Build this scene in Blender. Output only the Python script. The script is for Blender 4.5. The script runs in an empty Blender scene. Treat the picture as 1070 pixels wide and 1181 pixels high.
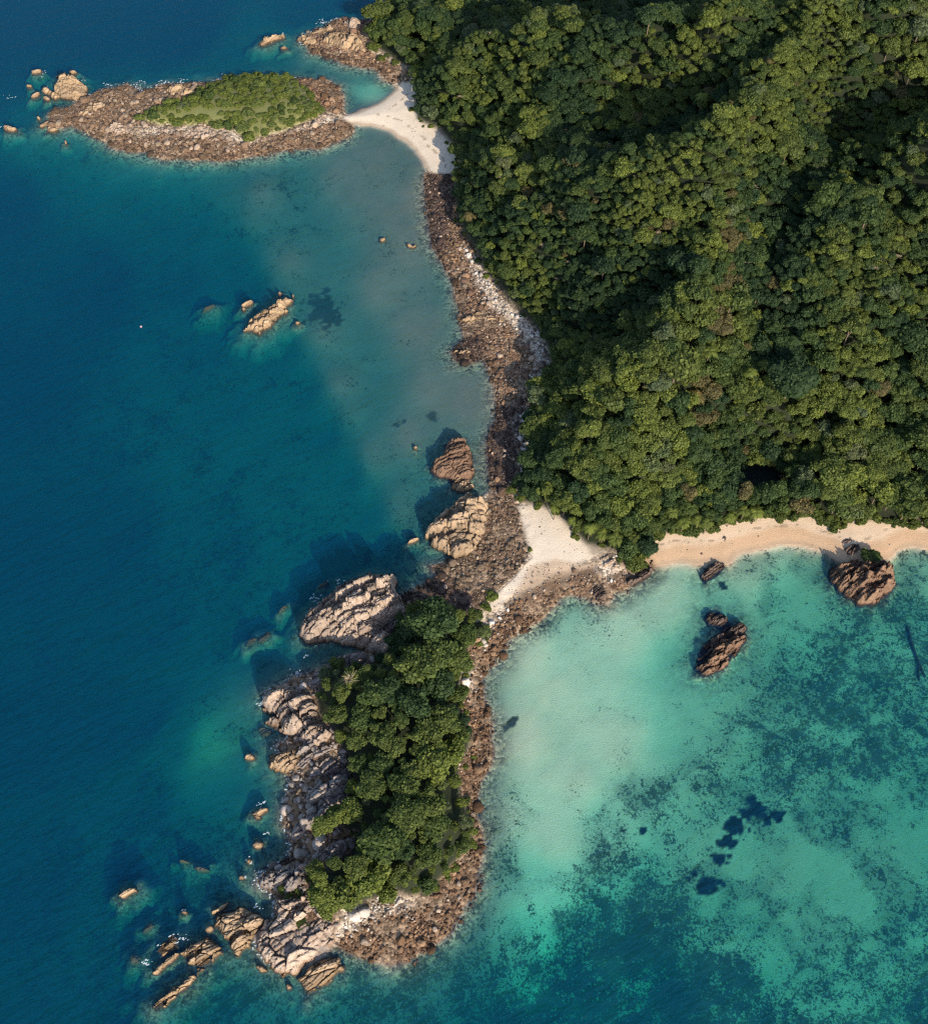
import bpy, math, random
import numpy as np
from mathutils import Vector, Matrix, Euler
random.seed(7); RNG = np.random.default_rng(11)
SC = bpy.context.scene; COL = SC.collection
# ------------------------------------------------------------------ camera, sky, sun, exposure
H = 400.0; DEP = math.radians(58.0); VF = math.radians(48.0)
cam = bpy.data.cameras.new('camera'); co = bpy.data.objects.new('camera', cam); COL.objects.link(co)
co.location = (0, 0, H); co.rotation_euler = (math.pi/2-DEP, 0, 0)
cam.sensor_fit = 'VERTICAL'; cam.sensor_height = 24; cam.lens = 12/math.tan(VF/2)
cam.clip_start = 1; cam.clip_end = 12000; SC.camera = co
SUN_EL = math.radians(29); SDX, SDY = 0.42, -0.907      # horizontal direction towards the sun
w = bpy.data.worlds.new('World'); SC.world = w; w.use_nodes = True
nt = w.node_tree; sky = nt.nodes.new('ShaderNodeTexSky'); sky.sky_type = 'NISHITA'; sky.sun_disc = False
sky.sun_elevation = SUN_EL; sky.sun_rotation = math.atan2(SDX, SDY)
nt.nodes['Background'].inputs[1].default_value = 0.15
nt.links.new(sky.outputs[0], nt.nodes['Background'].inputs[0])
sl = bpy.data.lights.new('sun', 'SUN'); so = bpy.data.objects.new('sun', sl); COL.objects.link(so)
sl.energy = 4.1; sl.angle = math.radians(0.5); sl.color = (1.0, 0.85, 0.66)
ce = math.cos(SUN_EL)
so.rotation_euler = Vector((SDX*ce, SDY*ce, math.sin(SUN_EL))).to_track_quat('Z', 'Y').to_euler()
so.location = (100, -200, 300)
vs = SC.view_settings; vs.view_transform = 'Standard'; vs.look = 'None'; vs.gamma = 1; vs.exposure = 0.5
cy = SC.cycles; cy.use_denoising = False; cy.max_bounces = 5; cy.transparent_max_bounces = 10; cy.volume_bounces = 0
cy.diffuse_bounces = 2; cy.glossy_bounces = 2; cy.caustics_reflective = False; cy.caustics_refractive = False
cy.filter_width = 1.25
# ------------------------------------------------------------------ pixel <-> ground
FP = 590.5/math.tan(VF/2); SD_, CD_ = math.sin(DEP), math.cos(DEP)
def P(u, v, z=0.0):
    x = (u-535.0)/FP; y = (590.5-v)/FP
    dy = CD_+y*SD_; dz = -SD_+y*CD_
    t = (H-z)/(-dz)
    return (x*t, dy*t)
def PX(x, y, z=0.0):
    x = np.asarray(x, float); y = np.asarray(y, float); zz = np.asarray(z, float)-H
    d = np.maximum(y*CD_-zz*SD_, 1.0)
    return 535+FP*x/d, 590.5-FP*(y*SD_+zz*CD_)/d
def W(pts, z=0.0): return np.array([P(u, v, z) for u, v in pts])
def mpp(v): a = P(535, v); return (math.hypot(a[1], H))/FP
# ------------------------------------------------------------------ noise
def hsh(ix, iy, s=0):
    h = (ix.astype(np.int64)*374761393+iy.astype(np.int64)*668265263+s*974634777) & 0xffffffff
    h = ((h ^ (h >> 13))*1274126177) & 0xffffffff
    h = ((h ^ (h >> 16))*2246822519) & 0xffffffff
    return ((h ^ (h >> 15)) & 0xffffff)/float(0xffffff)
def vn(x, y, s=0):
    ix = np.floor(x); iy = np.floor(y); fx = x-ix; fy = y-iy
    fx = fx*fx*(3-2*fx); fy = fy*fy*(3-2*fy)
    a = hsh(ix, iy, s); b = hsh(ix+1, iy, s); c = hsh(ix, iy+1, s); d = hsh(ix+1, iy+1, s)
    return (a+(b-a)*fx)+((c+(d-c)*fx)-(a+(b-a)*fx))*fy
def fbm(x, y, o=4, s=0):
    r = 0; a = .5; t = 0
    for i in range(o):
        r = r+a*vn(x*2**i+i*17.3, y*2**i-i*9.1, s+i); t += a; a *= .5
    return r/t
def voro(x, y, s=0):
    ix = np.floor(x); iy = np.floor(y); f1 = np.full(x.shape, 9.); f2 = f1.copy(); idd = np.zeros(x.shape)
    vx = np.zeros(x.shape); vy = np.zeros(x.shape)
    for i in (-1, 0, 1):
        for j in (-1, 0, 1):
            cx = ix+i; cyy = iy+j
            dx = cx+.1+.8*hsh(cx, cyy, s)-x; dy = cyy+.1+.8*hsh(cx, cyy, s+5)-y
            d = np.sqrt(dx*dx+dy*dy); n = d < f1
            f2 = np.where(n, f1, np.minimum(f2, d)); idd = np.where(n, hsh(cx, cyy, s+9), idd)
            vx = np.where(n, dx, vx); vy = np.where(n, dy, vy); f1 = np.where(n, d, f1)
    return f1, f2, idd, vx, vy
def sdf(poly, x, y):
    """signed distance to a polygon, positive inside"""
    sh = x.shape; x = x.ravel(); y = y.ravel(); d = np.full(x.shape, 1e18); ins = np.zeros(x.shape, bool)
    n = len(poly)
    for i in range(n):
        ax, ay = poly[i]; bx, by = poly[(i+1) % n]
        ex, ey = bx-ax, by-ay; px = x-ax; py = y-ay
        t = np.clip((px*ex+py*ey)/(ex*ex+ey*ey+1e-12), 0, 1)
        qx = px-t*ex; qy = py-t*ey; d = np.minimum(d, qx*qx+qy*qy)
        if ay != by:
            c = ((ay > y) != (by > y)) & (x < (bx-ax)*(y-ay)/(by-ay)+ax); ins ^= c
    d = np.sqrt(d); return np.where(ins, d, -d).reshape(sh)
def sst(a, b, x): t = np.clip((x-a)/(b-a), 0, 1); return t*t*(3-2*t)
# ------------------------------------------------------------------ outlines traced on the ground plane (photo pixels)
COAST = [(348,43),(360,35),(375,27),(395,22),(412,24),(430,20),(470,16),(520,8),(570,-15),(610,-40),(680,-70),(800,-100),(1000,-120),(1300,-130),
 (1700,-100),(1700,620),(1300,612),(1150,628),(1070,633),(1048,632),(1033,636),(1024,643),(1000,652),(975,655),(960,646),(950,637),(925,632),(900,631),(873,635),(851,642),(839,651),(802,651),(780,648),(758,654),
 (745,662),(731,672),(720,680),(707,682),(701,697),(688,696),(677,691),(660,686),(645,690),(636,700),(621,718),(600,727),(585,739),(577,756),(564,766),(557,786),(557,808),(566,836),(566,872),
 (553,905),(550,938),(556,962),(553,992),(547,1027),(535,1051),(517,1075),(493,1093),(469,1109),(451,1110),(415,1104),(396,1092),
 (388,1086),(366,1108),(332,1120),(305,1108),(293,1080),(318,1066),(322,1050),(320,1036),(299,1018),(300,1006),(330,990),(337,972),(328,950),(330,905),(330,885),(318,860),(345,840),(305,800),(340,782),(385,768),(412,756),(430,748),(440,738),(452,715),(455,690),(487,676),(505,664),(494,652),
 (513,645),(540,640),(530,632),(545,600),(558,572),(566,562),(562,545),(560,520),(562,503),(573,486),(572,465),(569,446),(564,426),(556,414),(540,419),(526,417),(519,405),(534,390),(532,375),(527,353),(524,332),(517,317),(508,300),(498,286),(493,256),(491,229),(491,202),(493,195),
 (485,182),(468,165),(448,151),(427,145),(407,144),(409,152),(400,161),(360,172),(340,174),(320,177),(269,183),(219,185),(188,182),(148,175),(114,161),(84,145),(60,148),(50,144),(64,129),(81,123),(91,114),(114,104),(148,97),(165,104),(188,98),(215,97),(240,94),(269,90),(303,87),(330,90),(357,90),(374,93),(390,101),(394,118),(396,133),(407,130),(427,123),(444,113),(456,103),(452,95),(441,92),(436,82),(427,77),(407,76),(384,69),(360,62)]
FOREST = [(424,50),(430,28),(448,14),(475,12),(530,4),(575,-15),(620,-38),(690,-66),(800,-96),(1000,-116),(1290,-125),(1690,-95),(1690,600),(1300,592),(1150,600),(1070,604),(1033,606),(1017,602),(974,603),(962,612),(950,606),(931,590),(916,600),(882,595),(842,600),(820,612),(780,617),(746,620),(748,645),(718,648),(709,637),(676,630),(661,616),(646,598),(625,586),(607,581),(597,577),(600,560),(611,528),(612,500),(611,475),(618,458),(638,438),(637,420),(622,386),(606,371),(586,350),(569,328),(557,312),(549,294),(532,270),(525,242),(525,202),(529,180),(518,168),(508,152),(491,147),(481,140),(477,118),(482,98),(474,82),(454,72)]
HVEG = [(473,706),(499,697),(532,711),(558,722),(562,738),(541,748),(533,777),(529,808),(536,831),(546,850),(541,866),(530,890),(533,920),(547,952),(546,974),(529,993),(515,1010),(493,1033),(472,1036),(455,1030),(439,1036),(427,1042),(389,1050),(362,1046),(358,1034),(360,1012),(385,1000),(404,985),(412,962),(390,958),(366,964),(370,945),(391,938),(410,908),(405,884),(395,866),(384,845),(370,832),(366,806),(378,782),(404,766),(426,774),(447,758),(462,748),(455,720)]
IVEG = [(158,141),(188,124),(212,118),(238,104),(258,94),(290,86),(326,89),(354,103),(374,130),(360,142),(340,149),(323,155),(285,164),(269,152),(236,148),(188,148)]
SANDS = [  # outline, wet or warm tint
 ([(407,144),(394,138),(407,131),(427,124),(444,114),(456,104),(466,95),(482,100),(486,140),(500,150),(512,160),(531,180),(527,200),(510,205),(493,198),(485,182),(468,165),(448,151),(427,145)], 0),
 ([(594,586),(619,583),(646,601),(676,632),(682,645),(660,656),(640,660),(620,664),(598,682),(578,700),(560,706),(566,694),(590,671),(612,646),(603,612)], 0),
 ([(610,655),(640,648),(668,652),(690,650),(690,668),(650,676),(620,690),(600,705),(585,700),(600,676)], 1),
 ([(738,668),(738,630),(746,617),(780,615),(820,608),(842,596),(882,590),(931,585),(962,605),(1017,598),(1070,600),(1700,590),(1700,640),(1070,638),(1048,636),(1024,648),(975,660),(950,641),(900,636),(873,640),(851,647),(839,656),(802,656),(780,653),(758,660)], 2)]
# boulder shores: outline, share of pale stone, count per 100 m2, mean radius
BOULD = {
 'headland': ([(560,720),(575,712),(600,690),(620,690),(640,690),(621,722),(600,731),(587,742),(580,760),(567,768),(560,788),(560,810),(569,836),(570,872),(557,905),(554,938),(559,962),(556,994),(550,1030),(537,1055),(519,1078),(494,1097),(469,1114),(448,1113),(415,1108),(392,1096),(384,1070),(392,1046),(428,1040),(456,1032),(472,1034),(492,1031),(514,1008),(528,992),(544,972),(545,950),(532,920),(528,890),(540,865),(544,850),(534,831),(527,808),(531,777),(538,752)], .16, 60, .40),
 'headland_west': ([(470,706),(455,720),(448,745),(462,752),(447,758),(426,774),(404,766),(378,782),(366,806),(370,832),(384,845),(398,866),(408,886),(411,908),(391,940),(370,947),(366,964),(392,958),(412,962),(404,985),(385,1000),(360,1012),(358,1034),(362,1046),(389,1050),(390,1070),(350,1066),(318,1064),(320,1036),(299,1018),(300,1006),(330,990),(337,972),(328,950),(330,905),(330,885),(318,860),(345,840),(305,800),(340,782),(385,768),(412,756),(430,748),(440,738),(452,715)], .5, 14, .75),
 'north_cove': ([(452,690),(487,674),(503,660),(530,690),(552,706),(548,716),(530,708),(498,697),(472,705),(455,716)], .1, 50, .5),
 'isthmus_gravel': ([(563,716),(578,700),(598,690),(630,672),(655,664),(690,655),(712,640),(735,648),(752,650),(758,656),(735,674),(722,684),(706,690),(690,698),(664,690),(642,696),(624,722),(600,722),(580,730),(560,740)], .4, 40, .32),
 'isthmus_rubble': ([(563,570),(590,572),(600,600),(609,640),(590,668),(566,692),(552,706),(530,690),(505,672),(495,655),(515,640),(545,640),(560,610),(562,590)], .2, 60, .36),
 'west_shore': ([(493,200),(510,203),(524,206),(526,242),(533,270),(549,294),(557,312),(569,328),(586,350),(606,371),(622,386),(628,400),(640,425),(636,440),(617,456),(610,475),(610,500),(608,528),(598,560),(590,574),(565,566),(562,545),(559,520),(560,503),(571,486),(570,465),(567,446),(562,426),(556,418),(540,422),(524,420),(515,405),(530,391),(530,375),(524,353),(521,332),(514,317),(505,300),(496,286),(490,256),(488,229),(489,202)], .35, 55, .42),
 'islet': ([(407,144),(409,153),(400,162),(360,174),(320,179),(269,185),(219,187),(188,184),(148,177),(114,163),(84,147),(60,149),(48,145),(62,128),(81,122),(91,113),(114,103),(148,96),(165,103),(188,97),(215,96),(240,93),(258,94),(236,110),(215,118),(188,126),(158,141),(188,149),(236,149),(269,153),(285,165),(323,156),(340,150),(360,143),(374,132),(390,136)], .4, 38, .55),
 'islet_east': ([(330,89),(357,89),(374,92),(391,100),(396,118),(396,134),(374,130),(352,106)], .1, 40, .42),
 'north_point': ([(360,62),(348,48),(350,40),(375,26),(396,21),(415,22),(432,20),(426,46),(425,62),(452,74),(474,86),(470,96),(448,96),(436,84),(420,79),(400,76),(380,70)], .25, 46, .5)}
PALE = [[(534,285),(552,296),(570,330),(588,352),(608,374),(626,388),(644,425),(640,445),(620,458),(612,450),(618,430),(606,400),(588,380),(566,360),(548,330)],
        [(596,372),(610,376),(628,390),(646,425),(640,446),(622,456),(614,446),(616,424),(606,396)],[(585,480),(612,470),(614,530),(600,562),(590,570),(598,520)],
        [(392,1046),(428,1040),(456,1028),(475,1034),(490,1034),(470,1052),(440,1060),(410,1076),(388,1084)],
        [(140,150),(150,146),(190,148),(240,149),(275,154),(290,164),(340,152),(373,134),(392,140),(360,150),(320,159),(285,169),(240,160),(190,157),(150,158)],
        [(555,700),(575,690),(585,705),(565,730),(555,745)],[(690,640),(715,640),(722,660),(700,668),(684,655)],[(528,775),(545,770),(545,800),(530,800)]]
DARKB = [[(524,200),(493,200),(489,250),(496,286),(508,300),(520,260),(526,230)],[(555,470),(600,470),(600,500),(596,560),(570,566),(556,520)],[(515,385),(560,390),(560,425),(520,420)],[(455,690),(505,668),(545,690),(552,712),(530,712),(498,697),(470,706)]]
# depth and weed control points (photo pixels on the water plane)
DEPTH = [(0,0,19),(0,200,19),(0,400,19),(0,600,18),(0,800,18),(0,1000,16),(0,1180,15),(100,0,19),(200,0,19),(350,0,16),(450,0,15),(520,-20,15),(100,300,17),(100,600,16),(100,800,17),(150,800,15),(150,1000,13),(100,1150,14),(40,60,14),(60,110,7),(20,150,9),(60,180,9),(120,200,9),(180,215,10),(200,300,12),(230,380,10),(250,450,9),(300,500,8),(320,560,7.5),(350,620,8.5),(400,640,7.5),(250,600,10),(250,700,11),(240,860,5.2),(225,870,5.6),(255,840,5.6),(200,850,9),(270,910,8),(230,950,9.5),(250,1000,6.5),(200,1060,6),(170,1130,8),(250,1170,9),(300,1160,8),(150,700,14),(160,900,13),
 (250,215,5.5),(300,220,4.6),(330,300,4.4),(370,380,4.2),(390,440,4.4),(430,520,4.2),(460,590,5),(400,200,3.6),(440,230,3.4),(470,280,2.8),(440,330,3.4),(480,380,3),(500,450,2.8),(540,460,2.4),(470,500,3.4),(540,540,2.2),(430,180,2.8),(480,230,2),(590,600,2),
 (215,240,10),(262,300,9),(310,400,8),(345,470,7.5),(385,550,6.8),(425,610,7.2),(310,350,5.5),(280,345,6),
 (400,95,2.0),(430,105,1.6),(350,75,3),(320,70,5.5),(280,60,11),(300,80,4),(480,650,4.2),(470,640,6),(500,675,3),
 (600,760,1.1),(600,850,1.0),(640,800,1.3),(680,760,1.7),(700,850,1.5),(720,720,1.4),(660,900,1.4),(640,960,1.7),(620,1020,2.4),(590,1080,4),(560,1130,6),(700,950,2.0),(760,690,1.4),(780,760,2.3),(860,660,1.5),(840,700,2.0),(900,690,2.5),(930,760,2.9),(1000,800,3.0),(1060,720,2.8),(1060,660,2),(800,850,2.3),(900,900,2.8),(1000,900,3),(1060,900,3.2),(800,980,2.5),(900,1000,2.6),(1000,1000,2.8),(950,1060,2.9),(850,1080,3.3),(750,1030,3.4),(700,1080,4.5),(650,1130,6.5),(750,1150,6.5),(850,1150,4.4),(950,1130,3.5),(1060,1100,3.4),(1060,1170,4),(480,1130,6),(430,1140,6),(560,1175,9),(640,1178,9),(560,1040,2.4),(575,940,1.5)]
WEED = [(0,0,.3),(0,600,.3),(0,1180,.4),(150,400,.4),(250,600,.45),(300,480,.35),(250,860,.12),(220,870,.25),(200,1000,.6),(250,1170,.6),(420,250,.1),(450,350,.1),(500,450,.06),(420,520,.16),(360,400,.22),(330,300,.2),(300,215,.3),(430,105,.05),(400,95,.25),(480,650,.4),
 (600,760,.03),(600,850,.04),(640,800,.02),(700,760,.03),(680,880,.02),(640,960,.03),(720,720,.06),(790,690,.06),(760,800,.05),(800,830,.18),(740,850,.06),
 (1000,720,.75),(960,760,.8),(900,760,.5),(1040,780,.68),(1000,850,.75),(930,850,.75),(870,840,.5),(900,900,.66),(830,900,.5),(780,930,.55),(740,950,.4),(700,1000,.55),(660,1040,.62),(720,1060,.7),(780,1080,.75),(840,1100,.7),(700,1120,.85),(780,1150,.85),(620,1100,.6),(560,1140,.7),(640,1170,.9),(850,1170,.9),(950,1150,.75),(1000,1110,.7),(1060,1080,.62),(1060,1170,.8),
 (850,1000,.2),(900,985,.22),(950,1000,.27),(1000,980,.33),(1000,1040,.26),(920,1050,.2),(870,1060,.25),(1040,950,.4),(900,690,.35),(860,660,.14),(930,660,.25),(1060,660,.45),(840,760,.12),(620,990,.04),(606,1030,.08),(590,1060,.3),(480,1130,.6),(575,940,.1)]
PATCH = [(850,950,10),(862,936,9),(875,930,9),(886,945,7),(898,940,6),(838,970,8),(830,988,8),(842,985,5),(818,1015,10),(812,1025,7),(803,1006,4),(795,1011,3),(870,920,5),(906,935,4),(833,1015,4),(718,957,4),(740,955,4),(590,832,6),(582,838,5),(597,828,4),(833,672,5),(374,345,16),(366,360,16),(378,366,12),(465,484,7),(458,488,6),(500,478,6),(628,716,9),(836,676,4)]
DEPTH = [(u, v, d*.26 if (270 < u < 585 and 165 < v < 605 and d < 5.7) else d*.68 if (u > 560 and v > 640 and d < 1.8) else d) for u, v, d in DEPTH]
DEPTH += [(u, v, 2.0) for u, v in [(258,218),(292,246),(316,290),(350,330),(356,372),(378,420),(402,470),(430,520),(458,570),(478,606)]]+[(u, v, 8.5) for u, v in [(222,240),(258,278),(282,318),(322,392),(348,436),(370,486),(396,536),(422,586),(444,622)]]+[(365,85,1.2),(345,95,.9),(330,78,3)]
WEED = [(u, v, min(w_*(1.02 if u < 880 else .86), .9) if (w_ > .17 and u > 600 and v > 640) else w_) for u, v, w_ in WEED]
WEED += [(575,945,.5),(590,985,.42),(572,1010,.4),(650,702,.28),(692,716,.34),(665,735,.16)]
# ------------------------------------------------------------------ terrain fields
def axis(a, b, st, lo, hi):
    m = np.arange(a, b+1e-6, st); o = [m[0]]; s = st
    l = []; x = m[0]; s = st*2
    while x > lo: x -= s; s *= 1.5; l.append(x)
    r = []; x = m[-1]; s = st*2
    while x < hi: x += s; s *= 1.5; r.append(x)
    return np.concatenate([l[::-1], m, r])
STEP = 0.85
AX = axis(-300, 310, STEP, -5000, 5000); AY = axis(35, 660, STEP, -4000, 8000)
GX, GY = np.meshgrid(AX, AY)
GU, GV = PX(GX, GY); GU = np.clip(GU, -600, 1700); GV = np.clip(GV, -170, 1400)
def idw(ctrl):
    c = np.array(ctrl, float); us = np.arange(-100, 1181, 8.); vs_ = np.arange(-100, 1281, 8.)
    U, V = np.meshgrid(us, vs_); D = (U[..., None]-c[:, 0])**2+(V[..., None]-c[:, 1])**2
    wt = 1/(D+250)**1.7; T = (wt*c[:, 2]).sum(-1)/wt.sum(-1)
    fu = np.clip((GU-us[0])/8, 0, len(us)-1.001); fv = np.clip((GV-vs_[0])/8, 0, len(vs_)-1.001)
    iu = fu.astype(int); iv = fv.astype(int); fu = fu-iu; fv = fv-iv
    return (T[iv, iu]*(1-fu)+T[iv, iu+1]*fu)*(1-fv)+(T[iv+1, iu]*(1-fu)+T[iv+1, iu+1]*fu)*fv
def near(poly, pad=60):
    """sdf evaluated only round the polygon"""
    p = W(poly); out = np.full(GX.shape, -999.)
    ix = np.where((AX > p[:, 0].min()-pad) & (AX < p[:, 0].max()+pad))[0]; iy = np.where((AY > p[:, 1].min()-pad) & (AY < p[:, 1].max()+pad))[0]
    s = np.s_[iy[0]:iy[-1]+1, ix[0]:ix[-1]+1]
    out[s] = sdf(p, GX[s], GY[s]); return out
wob = (fbm(GX/9, GY/9, 3, 1)-.5)*4
sd = near(COAST, 400)+wob*np.where((GV < 200) & (GU < 400), 1.9, .8); fo = near(FOREST, 60); hv = near(HVEG); iv = near(IVEG)
dep = idw(DEPTH); weed = idw(WEED)
bl = {k: near(v[0]) for k, v in BOULD.items()}
bmask = np.max(np.stack([bl[k] for k in bl]), 0)
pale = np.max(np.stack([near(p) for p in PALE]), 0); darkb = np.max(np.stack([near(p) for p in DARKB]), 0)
sands = [near(p) for p, _ in SANDS]
RIDGE = [([(455,60,6),(500,48,18),(580,50,42),(700,25,72),(900,0,100),(1200,-20,110)], 46),
 ([(540,214,14),(600,200,34),(680,188,56),(760,172,76),(828,150,86),(880,90,88),(940,20,92)], 46),
 ([(560,270,6),(640,262,26),(720,230,46),(790,190,70)], 26),
 ([(590,345,6),(650,335,24),(720,318,40),(790,260,56)], 22),
 ([(612,520,8),(680,462,24),(750,412,40),(800,340,54),(822,250,66),(832,170,80)], 34),
 ([(660,590,4),(720,530,14),(770,470,26),(810,400,38)], 26),
 ([(890,500,6),(925,390,30),(965,290,56),(1010,205,80),(1070,150,94),(1160,110,92)], 50),
 ([(985,440,8),(1040,360,34),(1090,290,60)], 32),
 ([(880,330,20),(910,230,48),(935,160,64)], 22)]
hill = np.zeros(GX.shape)
for pts, wd in RIDGE:
    q = [(*P(u, v, z), z) for u, v, z in pts]; r = np.zeros(GX.shape)
    for a, b in zip(q[:-1], q[1:]):
        ex, ey = b[0]-a[0], b[1]-a[1]; t = np.clip(((GX-a[0])*ex+(GY-a[1])*ey)/(ex*ex+ey*ey), 0, 1)
        d = np.hypot(GX-a[0]-t*ex, GY-a[1]-t*ey); r = np.maximum(r, (a[2]+t*(b[2]-a[2]))*np.exp(-(d/wd)**1.35))
    hill = np.log(np.exp(hill/5)+np.exp(r/5)-1)*5
hill *= .88*(1-np.exp(-np.maximum(fo, 0)/16))*(.78+.44*fbm(GX/34, GY/34, 3, 5))
pu, pv = PX(GX, GY, 3.0); pe = ((pu-868)/34)**2+((pv-551)/17)**2; hill *= .04+.96*sst(1., 9, pe)
hill += np.minimum(np.maximum(hill, 0)/12, 1)*11*(.5-np.abs(fbm(GX/26+.3*GY/26, GY/40, 3, 15)-.5)*2.4)
land = 1.9*(1-np.exp(-np.maximum(sd, 0)/16))+.35*(1-np.exp(-np.maximum(sd, 0)/2))
wcl = sst(12, -12, GU-(395+0*GV))*(GV > 740)                     # steep western side of the headland
land = land+12.5*(1-np.exp(-np.maximum(hv, 0)/8))+5.0*(1-np.exp(-np.maximum(iv, 0)/10))+hill+wcl*3.5*(1-np.exp(-np.maximum(sd-1, 0)/4))
sea = -np.maximum(dep*(1-np.exp(-np.maximum(-sd, 0)/np.clip(dep*2.2, 3, 22)))+.03, 0)
GZ = np.where(sd > 0, land, sea)
rubm = np.maximum(sst(-7, 1, bmask), 0)
GZ += rubm*(vn(GX/1.7, GY/1.7, 3)-.5)*.5*sst(-1.5, 2, sd)+(fbm(GX/6, GY/6, 3, 4)-.5)*np.where(sd > 0, np.where(fo > 0, 1.2, .25), .3)
far = (np.abs(GX) > 900) | (GY > 1500) | (GY < -300); GZ = np.where(far & (sd < 0), -20, GZ)
GZ = np.where(pe < 2.2, np.minimum(GZ, 2.2+np.clip(pe-1, -.9, 1.2)*.9), GZ)
def ground(x, y):
    i = np.clip(np.searchsorted(AX, x)-1, 0, len(AX)-2); j = np.clip(np.searchsorted(AY, y)-1, 0, len(AY)-2)
    fx = (x-AX[i])/(AX[i+1]-AX[i]); fy = (y-AY[j])/(AY[j+1]-AY[j])
    return (GZ[j, i]*(1-fx)+GZ[j, i+1]*fx)*(1-fy)+(GZ[j+1, i]*(1-fx)+GZ[j+1, i+1]*fx)*fy
def samp(F, x, y):
    i = np.clip(np.searchsorted(AX, x)-1, 0, len(AX)-2); j = np.clip(np.searchsorted(AY, y)-1, 0, len(AY)-2); return F[j, i]
# substrate colour
def C(*c): return np.array(c)
def lay(col, c, m): return col*(1-m[..., None])+c*m[..., None]
n1 = fbm(GX/14, GY/14, 4, 21)
col = np.ones(GX.shape+(3,))*C(.185,.172,.145)                       # bay sand
lag = sst(-20, 60, (GU-560)-np.maximum(0, 0))*sst(600, 680, GV)
col = lay(col, C(.68,.62,.45), lag); col = lay(col, C(.46,.43,.28), lag*sst(640, 860, GU+(GV-900)*.35)*.9)
deepm = sst(4, 8, dep)*(1-lag); col = lay(col, C(.15,.17,.16), deepm)
bright = np.exp(-(((GU-243+(GV-860)*.4+(n1-.5)*70)/26)**2+((GV-858+(n1-.5)*50)/34)**2)); inl = np.exp(-(((GU-430)/26)**2+((GV-104)/13)**2)); col = lay(col, C(.5,.48,.36), np.clip(inl*1.2, 0, 1))
col = lay(col, C(.42,.40,.24), np.clip(bright*.8, 0, 1))
col *= (.86+.28*n1)[..., None]
col = lay(col, C(.25,.22,.17), sst(-9, -1, bmask)*sst(1, -1, sd)*.75)
col = lay(col, C(.42,.36,.29), sst(-.5, .8, sd)*1.0)
col = lay(col, C(.27,.235,.21)*1.0, sst(-1, 1, sd)*(GV > 705)*(GU < 500))
for s, (p, k) in zip(sands, SANDS):
    c = (C(.76,.66,.53), C(.52,.38,.26), C(.70,.55,.40))[k]
    col = lay(col, c, sst(-1.5, 1.5, s+wob*.4)*(.75 if k == 1 else 1))
col *= (1+.13*(fbm(sd*.75+n1*2, GX/30, 3, 44)-.5)*sst(-1, 0, np.max(np.stack(sands), 0)))[..., None]
low = sst(9.5, 6.0, sd+wob*.25)*sst(-.2, .3, sd)*(sands[3] > -1)
col = lay(col, C(.56,.38,.235), low*.85)
wr = sst(.9, .2, np.abs(sd-9.2-(n1-.5)*5))*sst(.5, .62, fbm(GX/1.8, GY/1.8, 2, 46))*(np.max(np.stack(sands), 0) > 1); col = lay(col, C(.24,.18,.12), wr*.75)
wet = sst(3.2, .6, sd)*sst(-.2, .3, sd)*(np.max(np.stack(sands), 0) > -1); col = lay(col, C(.36,.28,.20), wet*.8)
bm = sst(-1.5, 1.0, bmask+wob*.3)*sst(-1.5, .5, sd)
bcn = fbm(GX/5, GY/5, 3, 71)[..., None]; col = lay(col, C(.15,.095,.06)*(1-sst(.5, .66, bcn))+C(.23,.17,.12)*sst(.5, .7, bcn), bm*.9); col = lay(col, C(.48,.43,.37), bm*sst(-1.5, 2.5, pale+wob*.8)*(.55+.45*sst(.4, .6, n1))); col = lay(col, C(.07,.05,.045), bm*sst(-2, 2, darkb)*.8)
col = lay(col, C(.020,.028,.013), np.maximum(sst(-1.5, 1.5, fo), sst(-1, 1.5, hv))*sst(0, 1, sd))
col = lay(col, C(.17,.185,.07), sst(-1.5, 2.0, iv+wob*.4)*sst(0, 1, sd))
RUBX = np.zeros(GX.shape); wd = weed*sst(.5, -1.5, sd)
pat = np.zeros(GX.shape)
for u, v, r in PATCH:
    x, y = P(u, v); rr = r*mpp(v)*1.0; pat = np.maximum(pat, sst(1.12, .8, np.hypot(GX-x, GY-y)/rr+(vn(GX/1.5, GY/1.5, 8)-.5)*1.1+(fbm(GX/5, GY/5, 2, 9)-.5)*1.4))
# ------------------------------------------------------------------ materials
def mat(name):
    m = bpy.data.materials.new(name); m.use_nodes = True; n = m.node_tree
    for x in list(n.nodes):
        if x.type != 'OUTPUT_MATERIAL' and x.type != 'BSDF_PRINCIPLED': n.nodes.remove(x)
    b = n.nodes['Principled BSDF']; b.inputs['Roughness'].default_value = .85; b.inputs['Specular IOR Level'].default_value = .25
    return m, n, b
def nd(n, t, **k):
    x = n.nodes.new(t)
    for a, v in k.items(): setattr(x, a, v)
    return x
def noise(n, scale, detail=4, rough=.6, vec=None, dist=0):
    x = nd(n, 'ShaderNodeTexNoise'); x.inputs['Scale'].default_value = scale; x.inputs['Detail'].default_value = detail
    x.inputs['Roughness'].default_value = rough; x.inputs['Distortion'].default_value = dist
    if vec: n.links.new(vec, x.inputs['Vector'])
    return x.outputs['Fac']
def pos(n): return nd(n, 'ShaderNodeNewGeometry').outputs['Position']
def ma(n, op, a, b=None, c=None, clamp=False):
    x = nd(n, 'ShaderNodeMath', operation=op); x.use_clamp = clamp
    for i, v in enumerate((a, b, c)):
        if v is None: continue
        if isinstance(v, (int, float)): x.inputs[i].default_value = v
        else: n.links.new(v, x.inputs[i])
    return x.outputs[0]
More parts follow.
